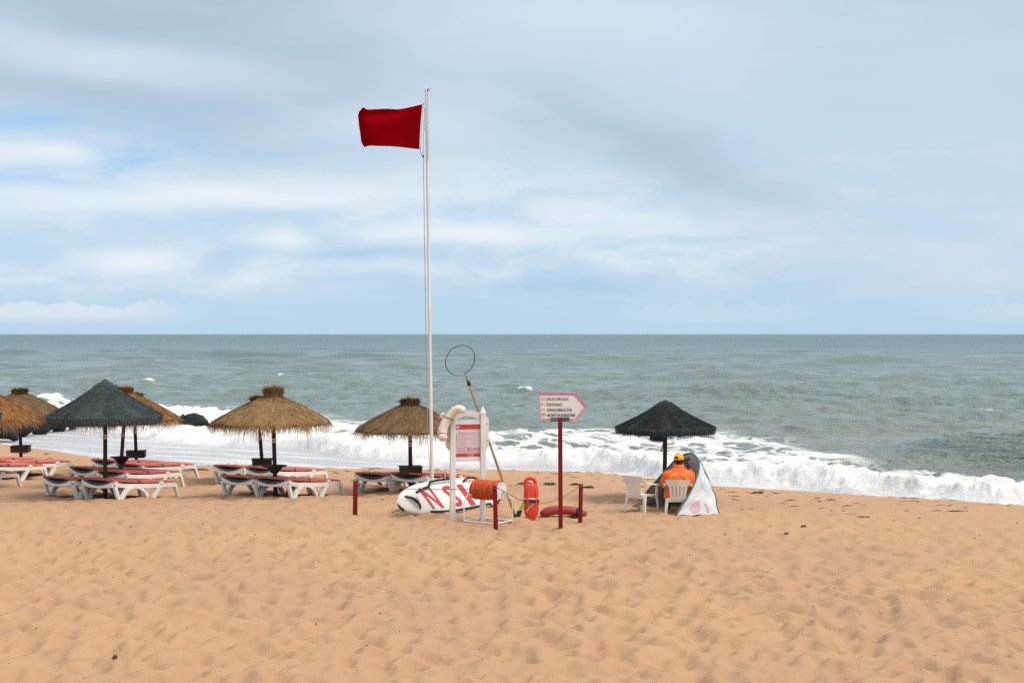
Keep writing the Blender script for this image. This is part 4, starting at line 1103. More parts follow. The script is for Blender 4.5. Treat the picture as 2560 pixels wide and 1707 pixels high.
# horseshoe lifebuoy hanging on the left post
yL = lp.y - .16
arc = [(1158, 1026, 9), (1149, 1022, 10), (1138, 1026, 10.5), (1127, 1037, 11), (1117, 1051, 11.5), (1110, 1066, 12), (1106, 1080, 12.5), (1106, 1089, 12.5), (1108, 1094, 11.5)]
o_b = at(1120, 1060, yL)
t = thing('lifebuoy', 'white horseshoe lifebuoy hung over the left post of the notice board', 'lifebuoy', o_b)
m_ = MB(); pts = [at(a, b, yL + .10 * math.sin(math.pi * i / 8) - .05) - o_b for i, (a, b, r_) in enumerate(arc)]
sm = []; srad = []
for i in range(len(pts) - 1):
    for k in range(4):
        u = k / 4; p0 = pts[max(i - 1, 0)]; p1 = pts[i]; p2 = pts[i + 1]; p3 = pts[min(i + 2, len(pts) - 1)]
        sm.append(0.5 * ((2 * p1) + (p2 - p0) * u + (2 * p0 - 5 * p1 + 4 * p2 - p3) * u * u + (3 * p1 - p0 - 3 * p2 + p3) * u ** 3))
        srad.append((arc[i][2] * (1 - u) + arc[i + 1][2] * u) / F * yL)
sm.append(pts[-1]); srad.append(arc[-1][2] / F * yL)
e0 = (sm[0] - sm[1]).normalized(); e1 = (sm[-1] - sm[-2]).normalized()
sm = [sm[0] + e0 * srad[0] * .55, sm[0] + e0 * srad[0] * .35] + sm + [sm[-1] + e1 * srad[-1] * .4, sm[-1] + e1 * srad[-1] * .62]
srad = [srad[0] * .35, srad[0] * .75] + srad + [srad[-1] * .75, srad[-1] * .35]
m_.tube(sm, srad, 14); m_.build('float', 'buoy_white', t, smooth='all')
for i0, mt in ((16, 'cord_brown'), (30, 'cord_red')):
    m_ = MB(); ax_ = (sm[i0 + 1] - sm[i0 - 1]).normalized(); Mq = Matrix.Translation(sm[i0]) @ ax_.to_track_quat('Z', 'Y').to_matrix().to_4x4()
    r_ = srad[i0] * 1.03; m_.tube([Mq @ Vector((r_ * math.cos(a), r_ * math.sin(a), .012 * math.sin(2 * a))) for a in [k * 2 * math.pi / 18 for k in range(19)]], .009, 6)
    m_.build('grab_cord', mt, t, smooth=True)
m_ = MB(); m_.tube([at(1103, 1078, yL - .1) - o_b, at(1093, 1074, yL - .1) - o_b, at(1089, 1077, yL - .08) - o_b], .007, 5); m_.build('grab_cord', 'cord_red', t)
m_ = MB(); m_.tube([at(a, b, yL + .2) - o_b for a, b in ((1112, 1033), (1104, 1037), (1103, 1047), (1106, 1056))], [.03, .042, .042, .03], 10); fl2 = m_.build('far_float', 'print_pale', t, smooth='all')
m_ = MB(); m_.tube([at(a, b, yL + .19) - o_b for a, b in ((1103.2, 1045), (1103.6, 1050))], [.046, .046], 10); m_.build('red_band', 'poster_red', fl2)

# ------------------------------------------------------------------ hoop net leaning behind the board
pb0 = gpt(1288, 1291); pt = at(1165, 938, 28.35)
t = thing('hoop_net', 'long bamboo pole with a black wire hoop leaning behind the notice board', 'rescue hoop', pb0)
pv = pt - pb0
m_ = MB(); m_.tube([pv * -.02] + [pv * (k / 12) for k in range(13)], [.024] * 12 + [.022, .02], 10); m_.build('pole', 'bamboo', t, smooth=True)
m_ = MB(); m_.tube([pv * -.03, pv * .012], .028, 10); m_.build('foot_cap', 'black_rubber', t, smooth=True)
m_ = MB(); m_.tube([pv * .925, pv * .93, pv * .955, pv * .96], [.024, .036, .036, .024], 12); m_.build('collar', 'black_rubber', t, smooth=True)
hc = at(1150.5, 900.5, 28.4) - pb0
def hoop(a):  # ellipse in the photo: long axis leaning to the right going down
    u = Vector((math.cos(a) * 33.5, math.sin(a) * 40.0)); r_ = R(38)
    ex = u.x * math.cos(r_) - (-u.y) * math.sin(r_); ey = u.x * math.sin(r_) + (-u.y) * math.cos(r_)
    return hc + Vector((ex / F * 28.4, .16 * math.cos(a), -ey / F * 28.4))
m_ = MB(); m_.tube([hoop(k * 2 * math.pi / 48) for k in range(49)], .0085, 6); m_.build('hoop', 'hoop_metal', t, smooth=True)
m_ = MB(); m_.tube([pv * .985, pv * 1.006], [.012, .010], 8); m_.build('ferrule', 'hoop_metal', t)


# ------------------------------------------------------------------ direction sign
sb = gpt(1401.5, 1326)
t = thing('direction_sign', 'white arrow-shaped sign with pink border on a tall red post', 'sign', sb)
yS = sb.y
def sp_(px, py, dy_=0.0): return at(px, py, yS + dy_) - sb
m_ = MB(); zt = sp_(1401, 1046).z; w = .039
m_.loft([[(a * w + (0 if z_ < .1 else -.004 * z_), b * w, z_) for a, b in ((-1, -.75), (-.75, -1), (.75, -1), (1, -.75), (1, .75), (.75, 1), (-.75, 1), (-1, .75))] for z_ in (-.35, 0, zt * .5, zt)])
m_.build('post', 'red_stake', t)
m_ = MB(); c0 = sp_(1400.5, 1048.3); m_.box((c0.x, .012, c0.z), (45.5 / F * yS, .044, 10.5 / F * yS), 0, .004); m_.build('bracket', 'bracket_metal', t)
outer = [(1344.5, 981), (1440, 981.2), (1469.5, 1017.5), (1442, 1051), (1433, 1053.5), (1350, 1052)]
inner = [(1349.2, 988), (1435.5, 988), (1461, 1018), (1438, 1046.5), (1438, 1046.6), (1353.2, 1045.8)]
def ppl(pts): return [(sp_(a, b).x, sp_(a, b).z) for a, b in pts]
m_ = MB(); m_.prism(ppl(outer), .040, .062); pan = m_.build('panel', 'sign_face', t)
# border pieces, each a strip proud of the panel
names_b = [(0, 1, 'sign_magenta'), (1, 2, 'sign_magenta'), (2, 3, 'sign_pink'), (4, 5, 'sign_pink'), (5, 0, 'sign_pink')]
for a, b, mt in names_b:
    poly = [ppl([outer[a]])[0], ppl([outer[b]])[0], ppl([inner[b]])[0], ppl([inner[a]])[0]]
    m_ = MB(); m_.prism(poly, .0365, .0405); m_.build('border', mt, pan)
m_ = MB(); c0 = sp_(1344, 981.5); m_.box((c0.x, .036, c0.z), (.018, .012, .018), 0, .003); m_.build('corner_clip', 'print_dark', pan)
lines = [('ZONA DE CHAPÉUS DE SOL', 1365.5, 1422, 1001.0), ('ZONE DE PARASOL', 1366, 1405.5, 1014.5), ('SUNSHADE UMBRELLAS ZONE', 1367, 1430, 1028.0), ('ABSCHNITT FUR SONNENSCHIRME', 1367.5, 1438.5, 1041.0)]
for body, xa_, xb_, yb_ in lines:
    size = 9.8 / F * yS
    vs, fs = text_mesh(body, size, 1.0, .0008, .0006)
    wtx = max(v_[0] for v_ in vs); sx = (xb_ - xa_) / F * yS / wtx
    o0 = sp_(xa_, yb_)
    m_ = MB(); m_.v = [(o0.x + v_[0] * sx, (.0375 - v_[2]), o0.z + v_[1]) for v_ in vs]; m_.f = fs
    m_.build('lettering', 'print_black', pan)
icons = [(1352, 1359.5, 993.5, 1000, 'print_green'), (1361.5, 1364, 993, 1000, 'print_pale'), (1353.3, 1356.5, 1007.8, 1013.6, 'print_rose'), (1360, 1363, 1007.8, 1014, 'print_pale'),
         (1353.5, 1358, 1021, 1027.5, 'print_pale'), (1360, 1363, 1021, 1027.5, 'print_pale'), (1354, 1364, 1034.2, 1036, 'print_dark'), (1355, 1364, 1036.4, 1040.5, 'print_yellow')]
for a, b, c_, d_, mt in icons:
    p0 = sp_(a, c_); p1 = sp_(b, d_)
    m_ = MB(); m_.box(((p0.x + p1.x) / 2, .0385, (p0.z + p1.z) / 2), (abs(p1.x - p0.x), .002, abs(p1.z - p0.z))); m_.build('flag_mark', mt, pan)


# ------------------------------------------------------------------ red stakes with cord
def stake(px0, px1, ytop, ybase, lab, Yb=None, round_=False, hgt=None, wpx=11, stripe=False):
    p = gpt(px1, ybase) if Yb is None else Vector(((px1 - 1280) / F * Yb, Yb, gz((px1 - 1280) / F * Yb, Yb)))
    t_ = thing('red_stake', lab, 'stake', p, 0.0, 'red stakes of the roped-off corner')
    tp = at(px0, ytop, p.y) - p; w_ = wpx / F * p.y / 2
    m_ = MB()
    if round_:
        m_.tube([(0, 0, -.3), (0, 0, 0), tp * .5, tp - Vector((0, 0, .01)), tp], [w_, w_, w_, w_, w_ * .85], 16)
    else:
        m_.loft([[(x_ + a * w_ * k_, b * w_ * k_, z_) for a, b in ((-1, -.8), (-.8, -1), (.8, -1), (1, -.8), (1, .8), (.8, 1), (-.8, 1), (-1, .8))] for x_, z_, k_ in ((0, -.3, 1), (0, 0, 1), (tp.x, tp.z - .012, 1), (tp.x, tp.z, .86))])
    m_.build('stake_body', 'red_stake', t_, smooth=round_)
    m_ = MB(); Mk = Matrix.Translation((tp.x, 0, tp.z - .05))
    m_.tube([Mk @ Vector((1.12 * w_ * math.cos(a) * (1.1 if not round_ else 1), 1.12 * w_ * math.sin(a) * 1.1, .004 * math.sin(3 * a))) for a in [k * 2 * math.pi / 16 for k in range(17)]], .006, 6); m_.build('cord_loop', 'cord_red', t_)
    if stripe:
        m_ = MB(); m_.box((tp.x, -w_ - .004, tp.z - .12), (w_ * .8, .006, .24), 0, .002); m_.build('white_stripe', 'poster_white', t_)
    return p, tp
s1, t1 = stake(889, 887.5, 1202, 1292, 'square red stake left of the rescue board')
s2, t2 = stake(1237, 1239.5, 1213, 1320, 'square red stake in front of the orange rope reel')
s3, t3 = stake(1452.5, 1450.5, 1209, 1303, 'round red stake right of the arrow sign post', None, True, wpx=10.5)
s4, t4 = stake(1113, 1113, 1184, 1276, 'red stake with a white stripe behind the rescue board', 29.4, wpx=10, stripe=True)
def cord(name, lab, pts, mt, rad=.006):
    c0 = sum(pts, Vector()) / len(pts)
    # smooth through the points
    sm_ = []
    for i in range(len(pts) - 1):
        for k in range(6):
            u = k / 6; p0 = pts[max(i - 1, 0)]; p1 = pts[i]; p2 = pts[i + 1]; p3 = pts[min(i + 2, len(pts) - 1)]
            sm_.append(0.5 * ((2 * p1) + (p2 - p0) * u + (2 * p0 - 5 * p1 + 4 * p2 - p3) * u * u + (3 * p1 - p0 - 3 * p2 + p3) * u ** 3))
    sm_.append(pts[-1]); m_ = MB(); m_.tube([p - c0 for p in sm_], rad, 6)
    o_ = m_.build(name, mt, None, smooth=True); o_.location = c0
    return tag(o_, lab, 'cord', 'cords between the red stakes')
def lerpY(a, b, u): return a + (b - a) * u
Y1, Y2, Y3, Y4 = s1.y, s2.y, s3.y, s4.y
cord('cord', 'thin cord stretched across the rescue board from the left stake to the reel', [at(893, 1208, Y1 - .05), at(960, 1217, lerpY(Y1, Y2, .2)), at(1030, 1222, lerpY(Y1, Y2, .42)), at(1120, 1223, lerpY(Y1, Y2, .66)), at(1190, 1221, lerpY(Y1, Y2, .86)), at(1232, 1218, Y2 - .06)], 'cord_brown', .007)
cord('cord', 'reddish cord sagging behind the rescue board from the left stake to the striped stake', [at(892, 1207, Y1), at(930, 1212, lerpY(Y1, Y4, .2)), at(975, 1216, lerpY(Y1, Y4, .4)), at(1020, 1216, lerpY(Y1, Y4, .6)), at(1065, 1206, lerpY(Y1, Y4, .8)), at(1108, 1192, Y4 - .05)], 'cord_red', .007)
cord('cord', 'reddish cord sagging past the rescue can and sign post to the round stake', [at(1245, 1219, Y2 - .03), at(1275, 1236, lerpY(Y2, Y3, .15)), at(1305, 1251, lerpY(Y2, Y3, .3)), at(1345, 1259, lerpY(Y2, Y3, .5)), at(1390, 1249, lerpY(Y2, Y3, .72)), at(1420, 1235, lerpY(Y2, Y3, .86)), at(1447, 1216, Y3 - .03)], 'cord_red', .007)


# ------------------------------------------------------------------ rescue board lying on its edge
BL, BW, BT = 2.75, 0.72, 0.17
# local axes: u along the board (tip at u=0 on the left), v up its width, n the deck normal (towards the camera)
tip = gpt(1012, 1291); yaw = R(44)
U = Vector((math.cos(yaw), math.sin(yaw), -.015)).normalized()
tilt = R(26)
Nn = Vector((math.sin(yaw) * math.cos(tilt), -math.cos(yaw) * math.cos(tilt), math.sin(tilt)))
V = Nn.cross(U); 
if V.z < 0: V = -V
V.normalize(); Nn = U.cross(V); Nn = Nn if Nn.y < 0 else -Nn
tip.z = gz(tip.x, tip.y) - .015
t = thing('rescue_board', 'white rescue board lying on its edge with red letters NSI and black handles', 'rescue board', tip)
def halfw(u):   # outline
    x = u / BL
    return BW / 2 * min(1.0, (1 - (1 - min(1, x / .34)) ** 2.3) ** .5) * (1 - max(0, (x - .62) / .38) ** 2.4 * .72)
def bp(u, v_, n_): return U * u + V * (v_ + BW / 2 + .0) + Nn * n_
m_ = MB(); rings = []
nst = 40
for i in range(nst + 1):
    u = BL * (i / nst); hw = max(.008, halfw(u)); x = u / BL
    th_ = BT / 2 * min(1, (x / .10) ** .5 if x < .1 else 1) * (1 - .5 * max(0, (x - .8) / .2)); th_ = max(.01, th_)
    rock_ = -.10 * max(0, 1 - x / .3) ** 2
    ring = []
    for k in range(24):
        a = k * 2 * math.pi / 24
        cx_, sx_ = math.cos(a), math.sin(a)
        ring.append(bp(u, hw * math.copysign(abs(cx_) ** .7, cx_), rock_ + th_ * math.copysign(abs(sx_) ** .55, sx_)))
    rings.append(ring)
m_.loft(rings); bo = m_.build('hull', 'board_white', t, smooth='all')
def dz_(u):  # deck surface height
    x = u / BL; return BT / 2 * min(1, (x / .10) ** .5 if x < .1 else 1) - .10 * max(0, 1 - x / .3) ** 2
# letters
for body, u0, u1, mt in (('N', .60, .90, 0), ('S', 1.17, 1.46, 0), ('I', 1.62, 1.77, 0)):
    vs, fs = text_mesh(body, 1.0, 1.0, .0, .018)
    x0 = min(v_[0] for v_ in vs); x1 = max(v_[0] for v_ in vs); z0 = min(v_[1] for v_ in vs); z1 = max(v_[1] for v_ in vs)
    m_ = MB()
    m_.v = [tuple(bp(u0 + (v_[0] - x0) / (x1 - x0) * (u1 - u0) + .23 * (.5 - (v_[1] - z0) / (z1 - z0)), -.235 + .46 * (v_[1] - z0) / (z1 - z0), BT / 2 + .006)) for v_ in vs]; m_.f = fs
    m_.build('letter', 'letter_red', bo)
# black handles and rails
def rail(pts, rad, name='handle'):
    m_ = MB(); m_.tube([bp(u, v_, dz_(u) + l_) for u, v_, l_ in pts], rad, 8); m_.build(name, 'black_rubber', bo, smooth=True)
rail([(.42, .14, .01), (.62, .20, .03), (.74, .22, .03), (.80, .31, .04), (.95, .335, .04), (1.3, .345, .04), (1.5, .335, .02)], .024)
rail([(1.72, .29, .01), (1.82, .335, .045), (1.98, .34, .045), (2.12, .30, .01)], .024)
rail([(.62, -.30, .02), (.95, -.325, .03), (1.3, -.325, .03), (1.8, -.295, .03), (2.25, -.25, .03), (2.28, -.29, .01)], .024)
rail([(.16, .10, .005), (.25, .03, .05), (.33, -.05, .06), (.38, -.13, .05), (.42, -.20, .005)], [.016, .026, .034, .026, .016])
m_ = MB(); m_.tube([bp(-.004, -.02, -.09), bp(.012, -.09, -.07), bp(.045, -.15, -.06), bp(.09, -.20, -.055)], [.012, .024, .026, .012], 8, flat=.6); m_.build('nose_guard', 'black_rubber', bo, smooth=True)
m_ = MB(); m_.tube([bp(.40 + .035 * math.cos(a), -.02 + .065 * math.sin(a), dz_(.40) + .004) for a in [k * 2 * math.pi / 20 for k in range(21)]], .006, 5); m_.build('ring_mark', 'print_rose', bo)
m_ = MB(); m_.tube([bp(2.5, -.2, dz_(2.5)), bp(2.5, -.26, dz_(2.5) + .02)], .022, 8); m_.build('plug', 'black_rubber', bo)
a0 = at(1009, 1270, tip.y + .02) - tip; a1 = at(978, 1280.5, tip.y - .05) - tip
m_ = MB(); m_.tube([a0, (a0 + a1) / 2 + Vector((0, 0, -.005)), a1], [.013, .010, .008], 8); m_.build('leash_rod', 'black_rubber', t, smooth=True)
hollows.append((tip.x + 1, tip.y + 1, 0, 1))

# ------------------------------------------------------------------ rope reel
c1 = gpt(1160, 1303); c2 = gpt(1238, 1310); 
ax1 = (c2 - c1); ax1.z = 0; la = ax1.length; ax1.normalize(); ax2 = Vector((-ax1.y, ax1.x, 0))
lb = .58
ro = c1 + ax1 * la / 2 + ax2 * lb / 2; ro.z = gz(ro.x, ro.y)
t = thing('rope_reel', 'drum of orange rope on a white tube stand in front of the notice board', 'rope reel', ro, math.atan2(ax1.y, ax1.x))
hx, hy = la / 2, lb / 2; zb = .045
def tub(name, pts, r_=.0125, mt='white_paint'):
    m_ = MB(); m_.tube(pts, r_, 8); return m_.build(name, mt, t, smooth=True)
tub('base_bar', [(-hx, -hy, zb), (hx, -hy, zb)], .015); tub('base_bar', [(-hx, hy, zb), (hx, hy, zb)], .015)
tub('base_bar', [(-hx, -hy, zb), (-hx, hy, zb)], .015); tub('base_bar', [(hx, -hy, zb), (hx, hy, zb)], .015)
for sx_ in (-1, 1):
    for sy_ in (-1, 1): tub('foot', [(sx_ * hx, sy_ * hy, zb + .01), (sx_ * hx, sy_ * hy, -.12)])
    tub('end_hoop', [(sx_ * hx, -hy, zb), (sx_ * hx, -hy, .36), (sx_ * hx, -hy * .8, .48), (sx_ * hx * .98, -.06, .64), (sx_ * hx * .98, 0, .655), (sx_ * hx * .98, .06, .64), (sx_ * hx, hy * .8, .48), (sx_ * hx, hy, .36), (sx_ * hx, hy, zb)])
AZ = .635
tub('axle', [(-hx - .03, 0, AZ), (hx + .06, 0, AZ)], .014)
tub('crank', [(hx + .05, 0, AZ), (hx + .06, .10, AZ - .14), (hx + .18, .11, AZ - .15)], .012)
Mx = Matrix.Translation((0, 0, AZ)) @ Matrix.Rotation(R(90), 4, 'Y')
xl, xr = -hx + .05, hx - .10
m_ = MB(); m_.lathe([(.02, xr + .03), (.165, xr + .035), (.168, xr + .045), (.165, xr + .055), (.02, xr + .06)], 28, Mx); m_.build('flange', 'white_paint', t, smooth=True)
m_ = MB(); m_.lathe([(.02, xl - .01), (.15, xl - .008), (.15, xl - .0), (.02, xl + .0)], 28, Mx); m_.build('flange', 'white_paint', t, smooth=True)
m_ = MB(); m_.lathe([(.02, xl), (.165, xl + .005), (.165, xr + .02), (.02, xr + .028)], 24, Mx); m_.build('rope_core', 'rope_orange', t, smooth=True)
m_ = MB(); rr = random.Random(12); nturn = 30
for k in range(nturn):
    xk = xl + .012 + (xr - xl) * k / (nturn - 1); rad = .172 + rr.uniform(-.005, .014); sk = rr.gauss(0, .022); sk2 = rr.gauss(0, .03)
    m_.tube([Mx @ Vector((rad * math.cos(a), rad * math.sin(a), xk + sk * math.cos(a + k) + sk2 * math.sin(a * .5) * .4)) for a in [q_ * 2 * math.pi / 22 for q_ in range(23)]], .0115, 6, caps=False)
for k in range(9):
    xk = rr.uniform(xl + .05, xr - .05); rad = .188; sk = rr.gauss(0, .07)
    m_.tube([Mx @ Vector((rad * math.cos(a), rad * math.sin(a), min(xr, max(xl, xk + sk * math.cos(a))))) for a in [q_ * 2 * math.pi / 22 for q_ in range(23)]], .0105, 6, caps=False)
m_.build('rope_turns', 'rope_orange', t, smooth='all', fixn=False)
m_ = MB(); m_.tube([Mx @ Vector((-.185, 0, xr - .05)), Mx @ Vector((-.20, .01, xr + .05)), Mx @ Vector((-.185, -.04, xr + .10))], .010, 6); m_.build('rope_end', 'rope_orange', t)

# ------------------------------------------------------------------ rescue can standing upright
cb = gpt(1328, 1293)
t = thing('rescue_can', 'bright red rescue can standing upright in the sand with a black strap', 'rescue can', cb, R(8))
hC = .80
m_ = MB()
# body: superellipse sections; the head is cut open as a handle
secs = [(-.06, .06, .05), (0.0, .095, .07), (.06, .128, .085), (.14, .146, .095), (.25, .15, .10), (.34, .15, .10), (.45, .148, .10), (.55, .144, .095), (.62, .138, .088), (.655, .125, .07)]
m_.loft([[(w_ * math.copysign(abs(math.cos(a)) ** .75, math.cos(a)) - .05 * (z_ - .3) * .25, d_ * math.copysign(abs(math.sin(a)) ** .75, math.sin(a)), z_) for a in [k * 2 * math.pi / 24 for k in range(24)]] for z_, w_, d_ in secs])
body_ = m_.build('body', 'can_red', t, smooth=True)
m_ = MB(); m_.tube([(-.105 - .012, 0, .60)] + [(.102 * math.cos(a) - .018, 0, .675 + .095 * math.sin(a)) for a in [math.pi - k * math.pi / 14 for k in range(15)]] + [(.105 - .012, 0, .60)], .036, 10); m_.build('handle', 'can_red', t, smooth=True)
for sx_ in (-1, 1):
    m_ = MB(); m_.tube([(sx_ * .075, -.094, .22), (sx_ * .082, -.098, .30), (sx_ * .082, -.098, .46), (sx_ * .07, -.092, .56)], [.01, .016, .016, .008], 8); m_.build('grip_ridge', 'can_red', body_, smooth=True)
m_ = MB(); m_.lathe([(.15, .285), (.158, .29), (.158, .35), (.15, .355)], 24, Matrix.Diagonal((1, .75, 1, 1))); m_.build('strap', 'black_fabric', body_, smooth=True)
m_ = MB(); m_.lathe([(.15, .362), (.157, .366), (.157, .388), (.15, .392)], 24, Matrix.Diagonal((1, .75, 1, 1))); m_.build('white_line', 'poster_white', body_, smooth=True)
m_ = MB(); m_.tube([(-.115, -.085, .12), (-.06, -.108, .20), (.0, -.112, .25), (.03, -.11, .30)], .007, 6); m_.build('white_line', 'poster_white', body_, smooth=True)
m_ = MB(); m_.loft([[(-.135 - a * .10 + b, -.05 - .02 * a, .33 - a * .19) for b in (-.03, .04)] + [(-.135 - a * .10 + b, -.035 - .02 * a, .33 - a * .19) for b in (.04, -.03)] for a in (0, .5, 1)]); m_.build('lime_strap', 'lime_strap', t)
m_ = MB(); m_.loft([[(-.235 - a * .05 + b, -.075, .15 - a * .145) for b in (-.045, .05)] + [(-.235 - a * .05 + b, -.05, .15 - a * .145) for b in (.05, -.045)] for a in (0, .5, 1)]); m_.build('buckle_end', 'black_fabric', t)

# ------------------------------------------------------------------ dark red rescue tube lying on the sand
c0 = gpt(1408, 1291)
t = thing('rescue_tube', 'dark red rescue tube lying arched on the sand behind the sign post', 'rescue tube', c0, R(-4))
s_ = c0.y / F
prof = [(-57, 3.5, 4.5), (-52, 6.5, 8), (-44, 11, 9.5), (-33, 14.5, 10), (-18, 16.5, 10), (0, 16.5, 10), (18, 15.5, 10), (34, 12.5, 9.5), (46, 8.5, 9), (54, 5.5, 8), (58, 4, 5)]
m_ = MB(); m_.tube([(a * s_, 0, b * s_) for a, b, r_ in prof], [r_ * s_ * 1.12 for a, b, r_ in prof], 14, flat=1.25); tu = m_.build('foam_tube', 'tube_red', t, smooth='all')
m_ = MB(); m_.tube([(32 * s_, 0, 13 * s_), (37 * s_, 0, 11.8 * s_)], 11.6 * s_, 14, flat=1.25); m_.build('strap_band', 'black_fabric', tu, smooth=True)
m_ = MB(); m_.tube([(34 * s_, -.10, 3 * s_), (26 * s_, -.11, .3 * s_), (18 * s_, -.10, 2 * s_)], [.02, .028, .012], 8, flat=.6); m_.build('strap_end', 'black_fabric', t, smooth=True)
m_ = MB(); m_.tube([(-10 * s_, -.10, 5 * s_), (-6 * s_, -.115, 1.5 * s_), (0, -.10, 4 * s_)], .012, 8); m_.build('strap_end', 'black_fabric', t, smooth=True)
m_ = MB(); m_.lathe([(0, .006), (.018, .004), (.02, 0)], 12, Matrix.Translation((51 * s_, -.085, 5 * s_)) @ Matrix.Rotation(R(90), 4, 'X')); m_.build('eyelet', 'black_rubber', tu)


# ------------------------------------------------------------------ plastic chairs
def make_chair(label, loc, rz):
    """monobloc armchair, +y is the way it faces"""
    t_ = thing('plastic_chair', label, 'chair', loc, rz, 'white plastic garden chairs')
    CH, SW = .40, .23
    for sx_ in (-1, 1):
        for sy_, top, ex in ((-1, .44, .05), (1, .58, .02)):
            m_ = MB()
            x0, y0_ = sx_ * (SW + .01), sy_ * .21
            x1, y1_ = sx_ * (SW + .045), sy_ * (.21 + ex)
            def ring(x, y, z, a): return [(x, y - sy_ * 0, z), (x - sx_ * a, y, z), (x - sx_ * a, y - sy_ * .012, z), (x - sx_ * .012, y - sy_ * .012, z), (x - sx_ * .012, y - sy_ * a, z), (x, y - sy_ * a, z)]
            m_.loft([ring(x1, y1_, -.06, .045), ring(x1 * .5 + x0 * .5, (y1_ + y0_) / 2, .2, .052), ring(x0, y0_, CH, .065)] + ([ring(sx_ * (SW + .035), .19, top, .05)] if sy_ > 0 else []))
            m_.build('leg', 'cream_plastic', t_)
        m_ = MB(); yk = [(-.27, .70), (-.22, .665), (-.1, .635), (.06, .615), (.17, .605), (.225, .585)]
        m_.loft([[(sx_ * (SW + .035) + a * .032, y, z + b * .014) for a, b in ((-1, -1), (1, -1), (1, .2), (.7, 1), (-.7, 1), (-1, .2))] for y, z in yk]); m_.build('armrest', 'cream_plastic', t_, smooth=True)
    m_ = MB()
    m_.loft([[(x * (1 if y > -.1 else .92), y, CH + .012 - .02 * (1 - (x / SW) ** 2) - max(0, y - .17) * .5 - k_) for x in [SW * (q_ / 5 - 1) for q_ in range(11)]] + [(x * (1 if y > -.1 else .92), y, CH - .015 - .02 * (1 - (x / SW) ** 2) - max(0, y - .17) * .5 - k_) for x in [SW * (1 - q_ / 5) for q_ in range(11)]] for y, k_ in ((-.21, 0), (-.1, 0), (.05, 0), (.17, 0), (.235, .0))])
    m_.build('seat', 'cream_plastic', t_, smooth=True)
    m_ = MB(); m_.box((0, -.215, CH - .03), (2 * SW - .04, .02, .065), 0, .006); m_.box((0, .225, CH - .05), (2 * SW, .02, .055), 0, .006); m_.build('apron', 'cream_plastic', t_)
    # backrest: crest, lower rail, side stiles and slats
    def by(z): return -.205 - (z - CH) * .22
    def bar(name, x0, x1, z0, z1, xt0=None, xt1=None, th=.016):
        xt0 = x0 if xt0 is None else xt0; xt1 = x1 if xt1 is None else xt1
        m2 = MB(); rows = []
        for k in range(5):
            u = k / 4; z = z0 + (z1 - z0) * u; a = x0 + (xt0 - x0) * u; b = x1 + (xt1 - x1) * u
            rows.append([(x, by(z) - dd_ - .035 * (1 - (x / .26) ** 2), z) for x, dd_ in ((a, 0), ((a + b) / 2, 0), (b, 0), (b, th), ((a + b) / 2, th), (a, th))])
        m2.loft(rows); m2.build(name, 'cream_plastic', t_)
    bar('crest_rail', -.20, .20, .66, .755, -.255, .255)
    bar('crest_rail', -.255, .255, .755, .79, -.235, .235)
    bar('lower_rail', -.165, .165, CH - .01, CH + .055, -.165, .165)
    nsl = 5; w_ = .326 / nsl
    for k in range(nsl):
        x0 = -.163 + k * w_
        bar('slat', x0 + .006, x0 + w_ - .006, CH + .055, .66, x0 * 1.18 + .007, (x0 + w_) * 1.18 - .007)
    return t_
ch1 = gpt(1605, 1279); ch1.z = gz(ch1.x, ch1.y)
f1 = math.atan2(.72, .70) - math.pi / 2
make_chair('empty white plastic armchair left of the seated lifeguard', (ch1.x, ch1.y, ch1.z - .04), f1)
ch2 = gpt(1694, 1282); ch2.y = ch2.y; ch2.z = gz(ch2.x, ch2.y)
f2 = R(-5)
make_chair('white plastic chair the lifeguard sits on', (ch2.x, ch2.y, ch2.z - .09), f2)

# ------------------------------------------------------------------ lifeguard
def skin_obj(name, verts, edges, mt, parent, sub=2):
    me = bpy.data.meshes.new(name); me.from_pydata([v_[:3] for v_ in verts], edges, [])
    ob = bpy.data.objects.new(name, me); col.objects.link(ob)
    md = ob.modifiers.new('skin', 'SKIN')
    if not me.skin_vertices: bpy.context.view_layer.objects.active = ob
    sv = me.skin_vertices[0].data
    for i, v_ in enumerate(verts):
        r_ = v_[3]; sv[i].radius = (r_, r_) if not isinstance(r_, tuple) else r_
        sv[i].use_root = (i == 0)
    ss = ob.modifiers.new('sub', 'SUBSURF'); ss.levels = sub; ss.render_levels = sub
    dg = bpy.context.evaluated_depsgraph_get(); dg.update()
    me2 = bpy.data.meshes.new_from_object(ob.evaluated_get(dg)); me2.name = name
    bpy.data.objects.remove(ob); bpy.data.meshes.remove(me)
    me2.polygons.foreach_set('use_smooth', [True] * len(me2.polygons))
    me2.materials.clear(); me2.materials.append(MATS[mt])
    o2 = bpy.data.objects.new(name, me2); col.objects.link(o2)
    if parent is not None: o2.parent = parent
    return o2

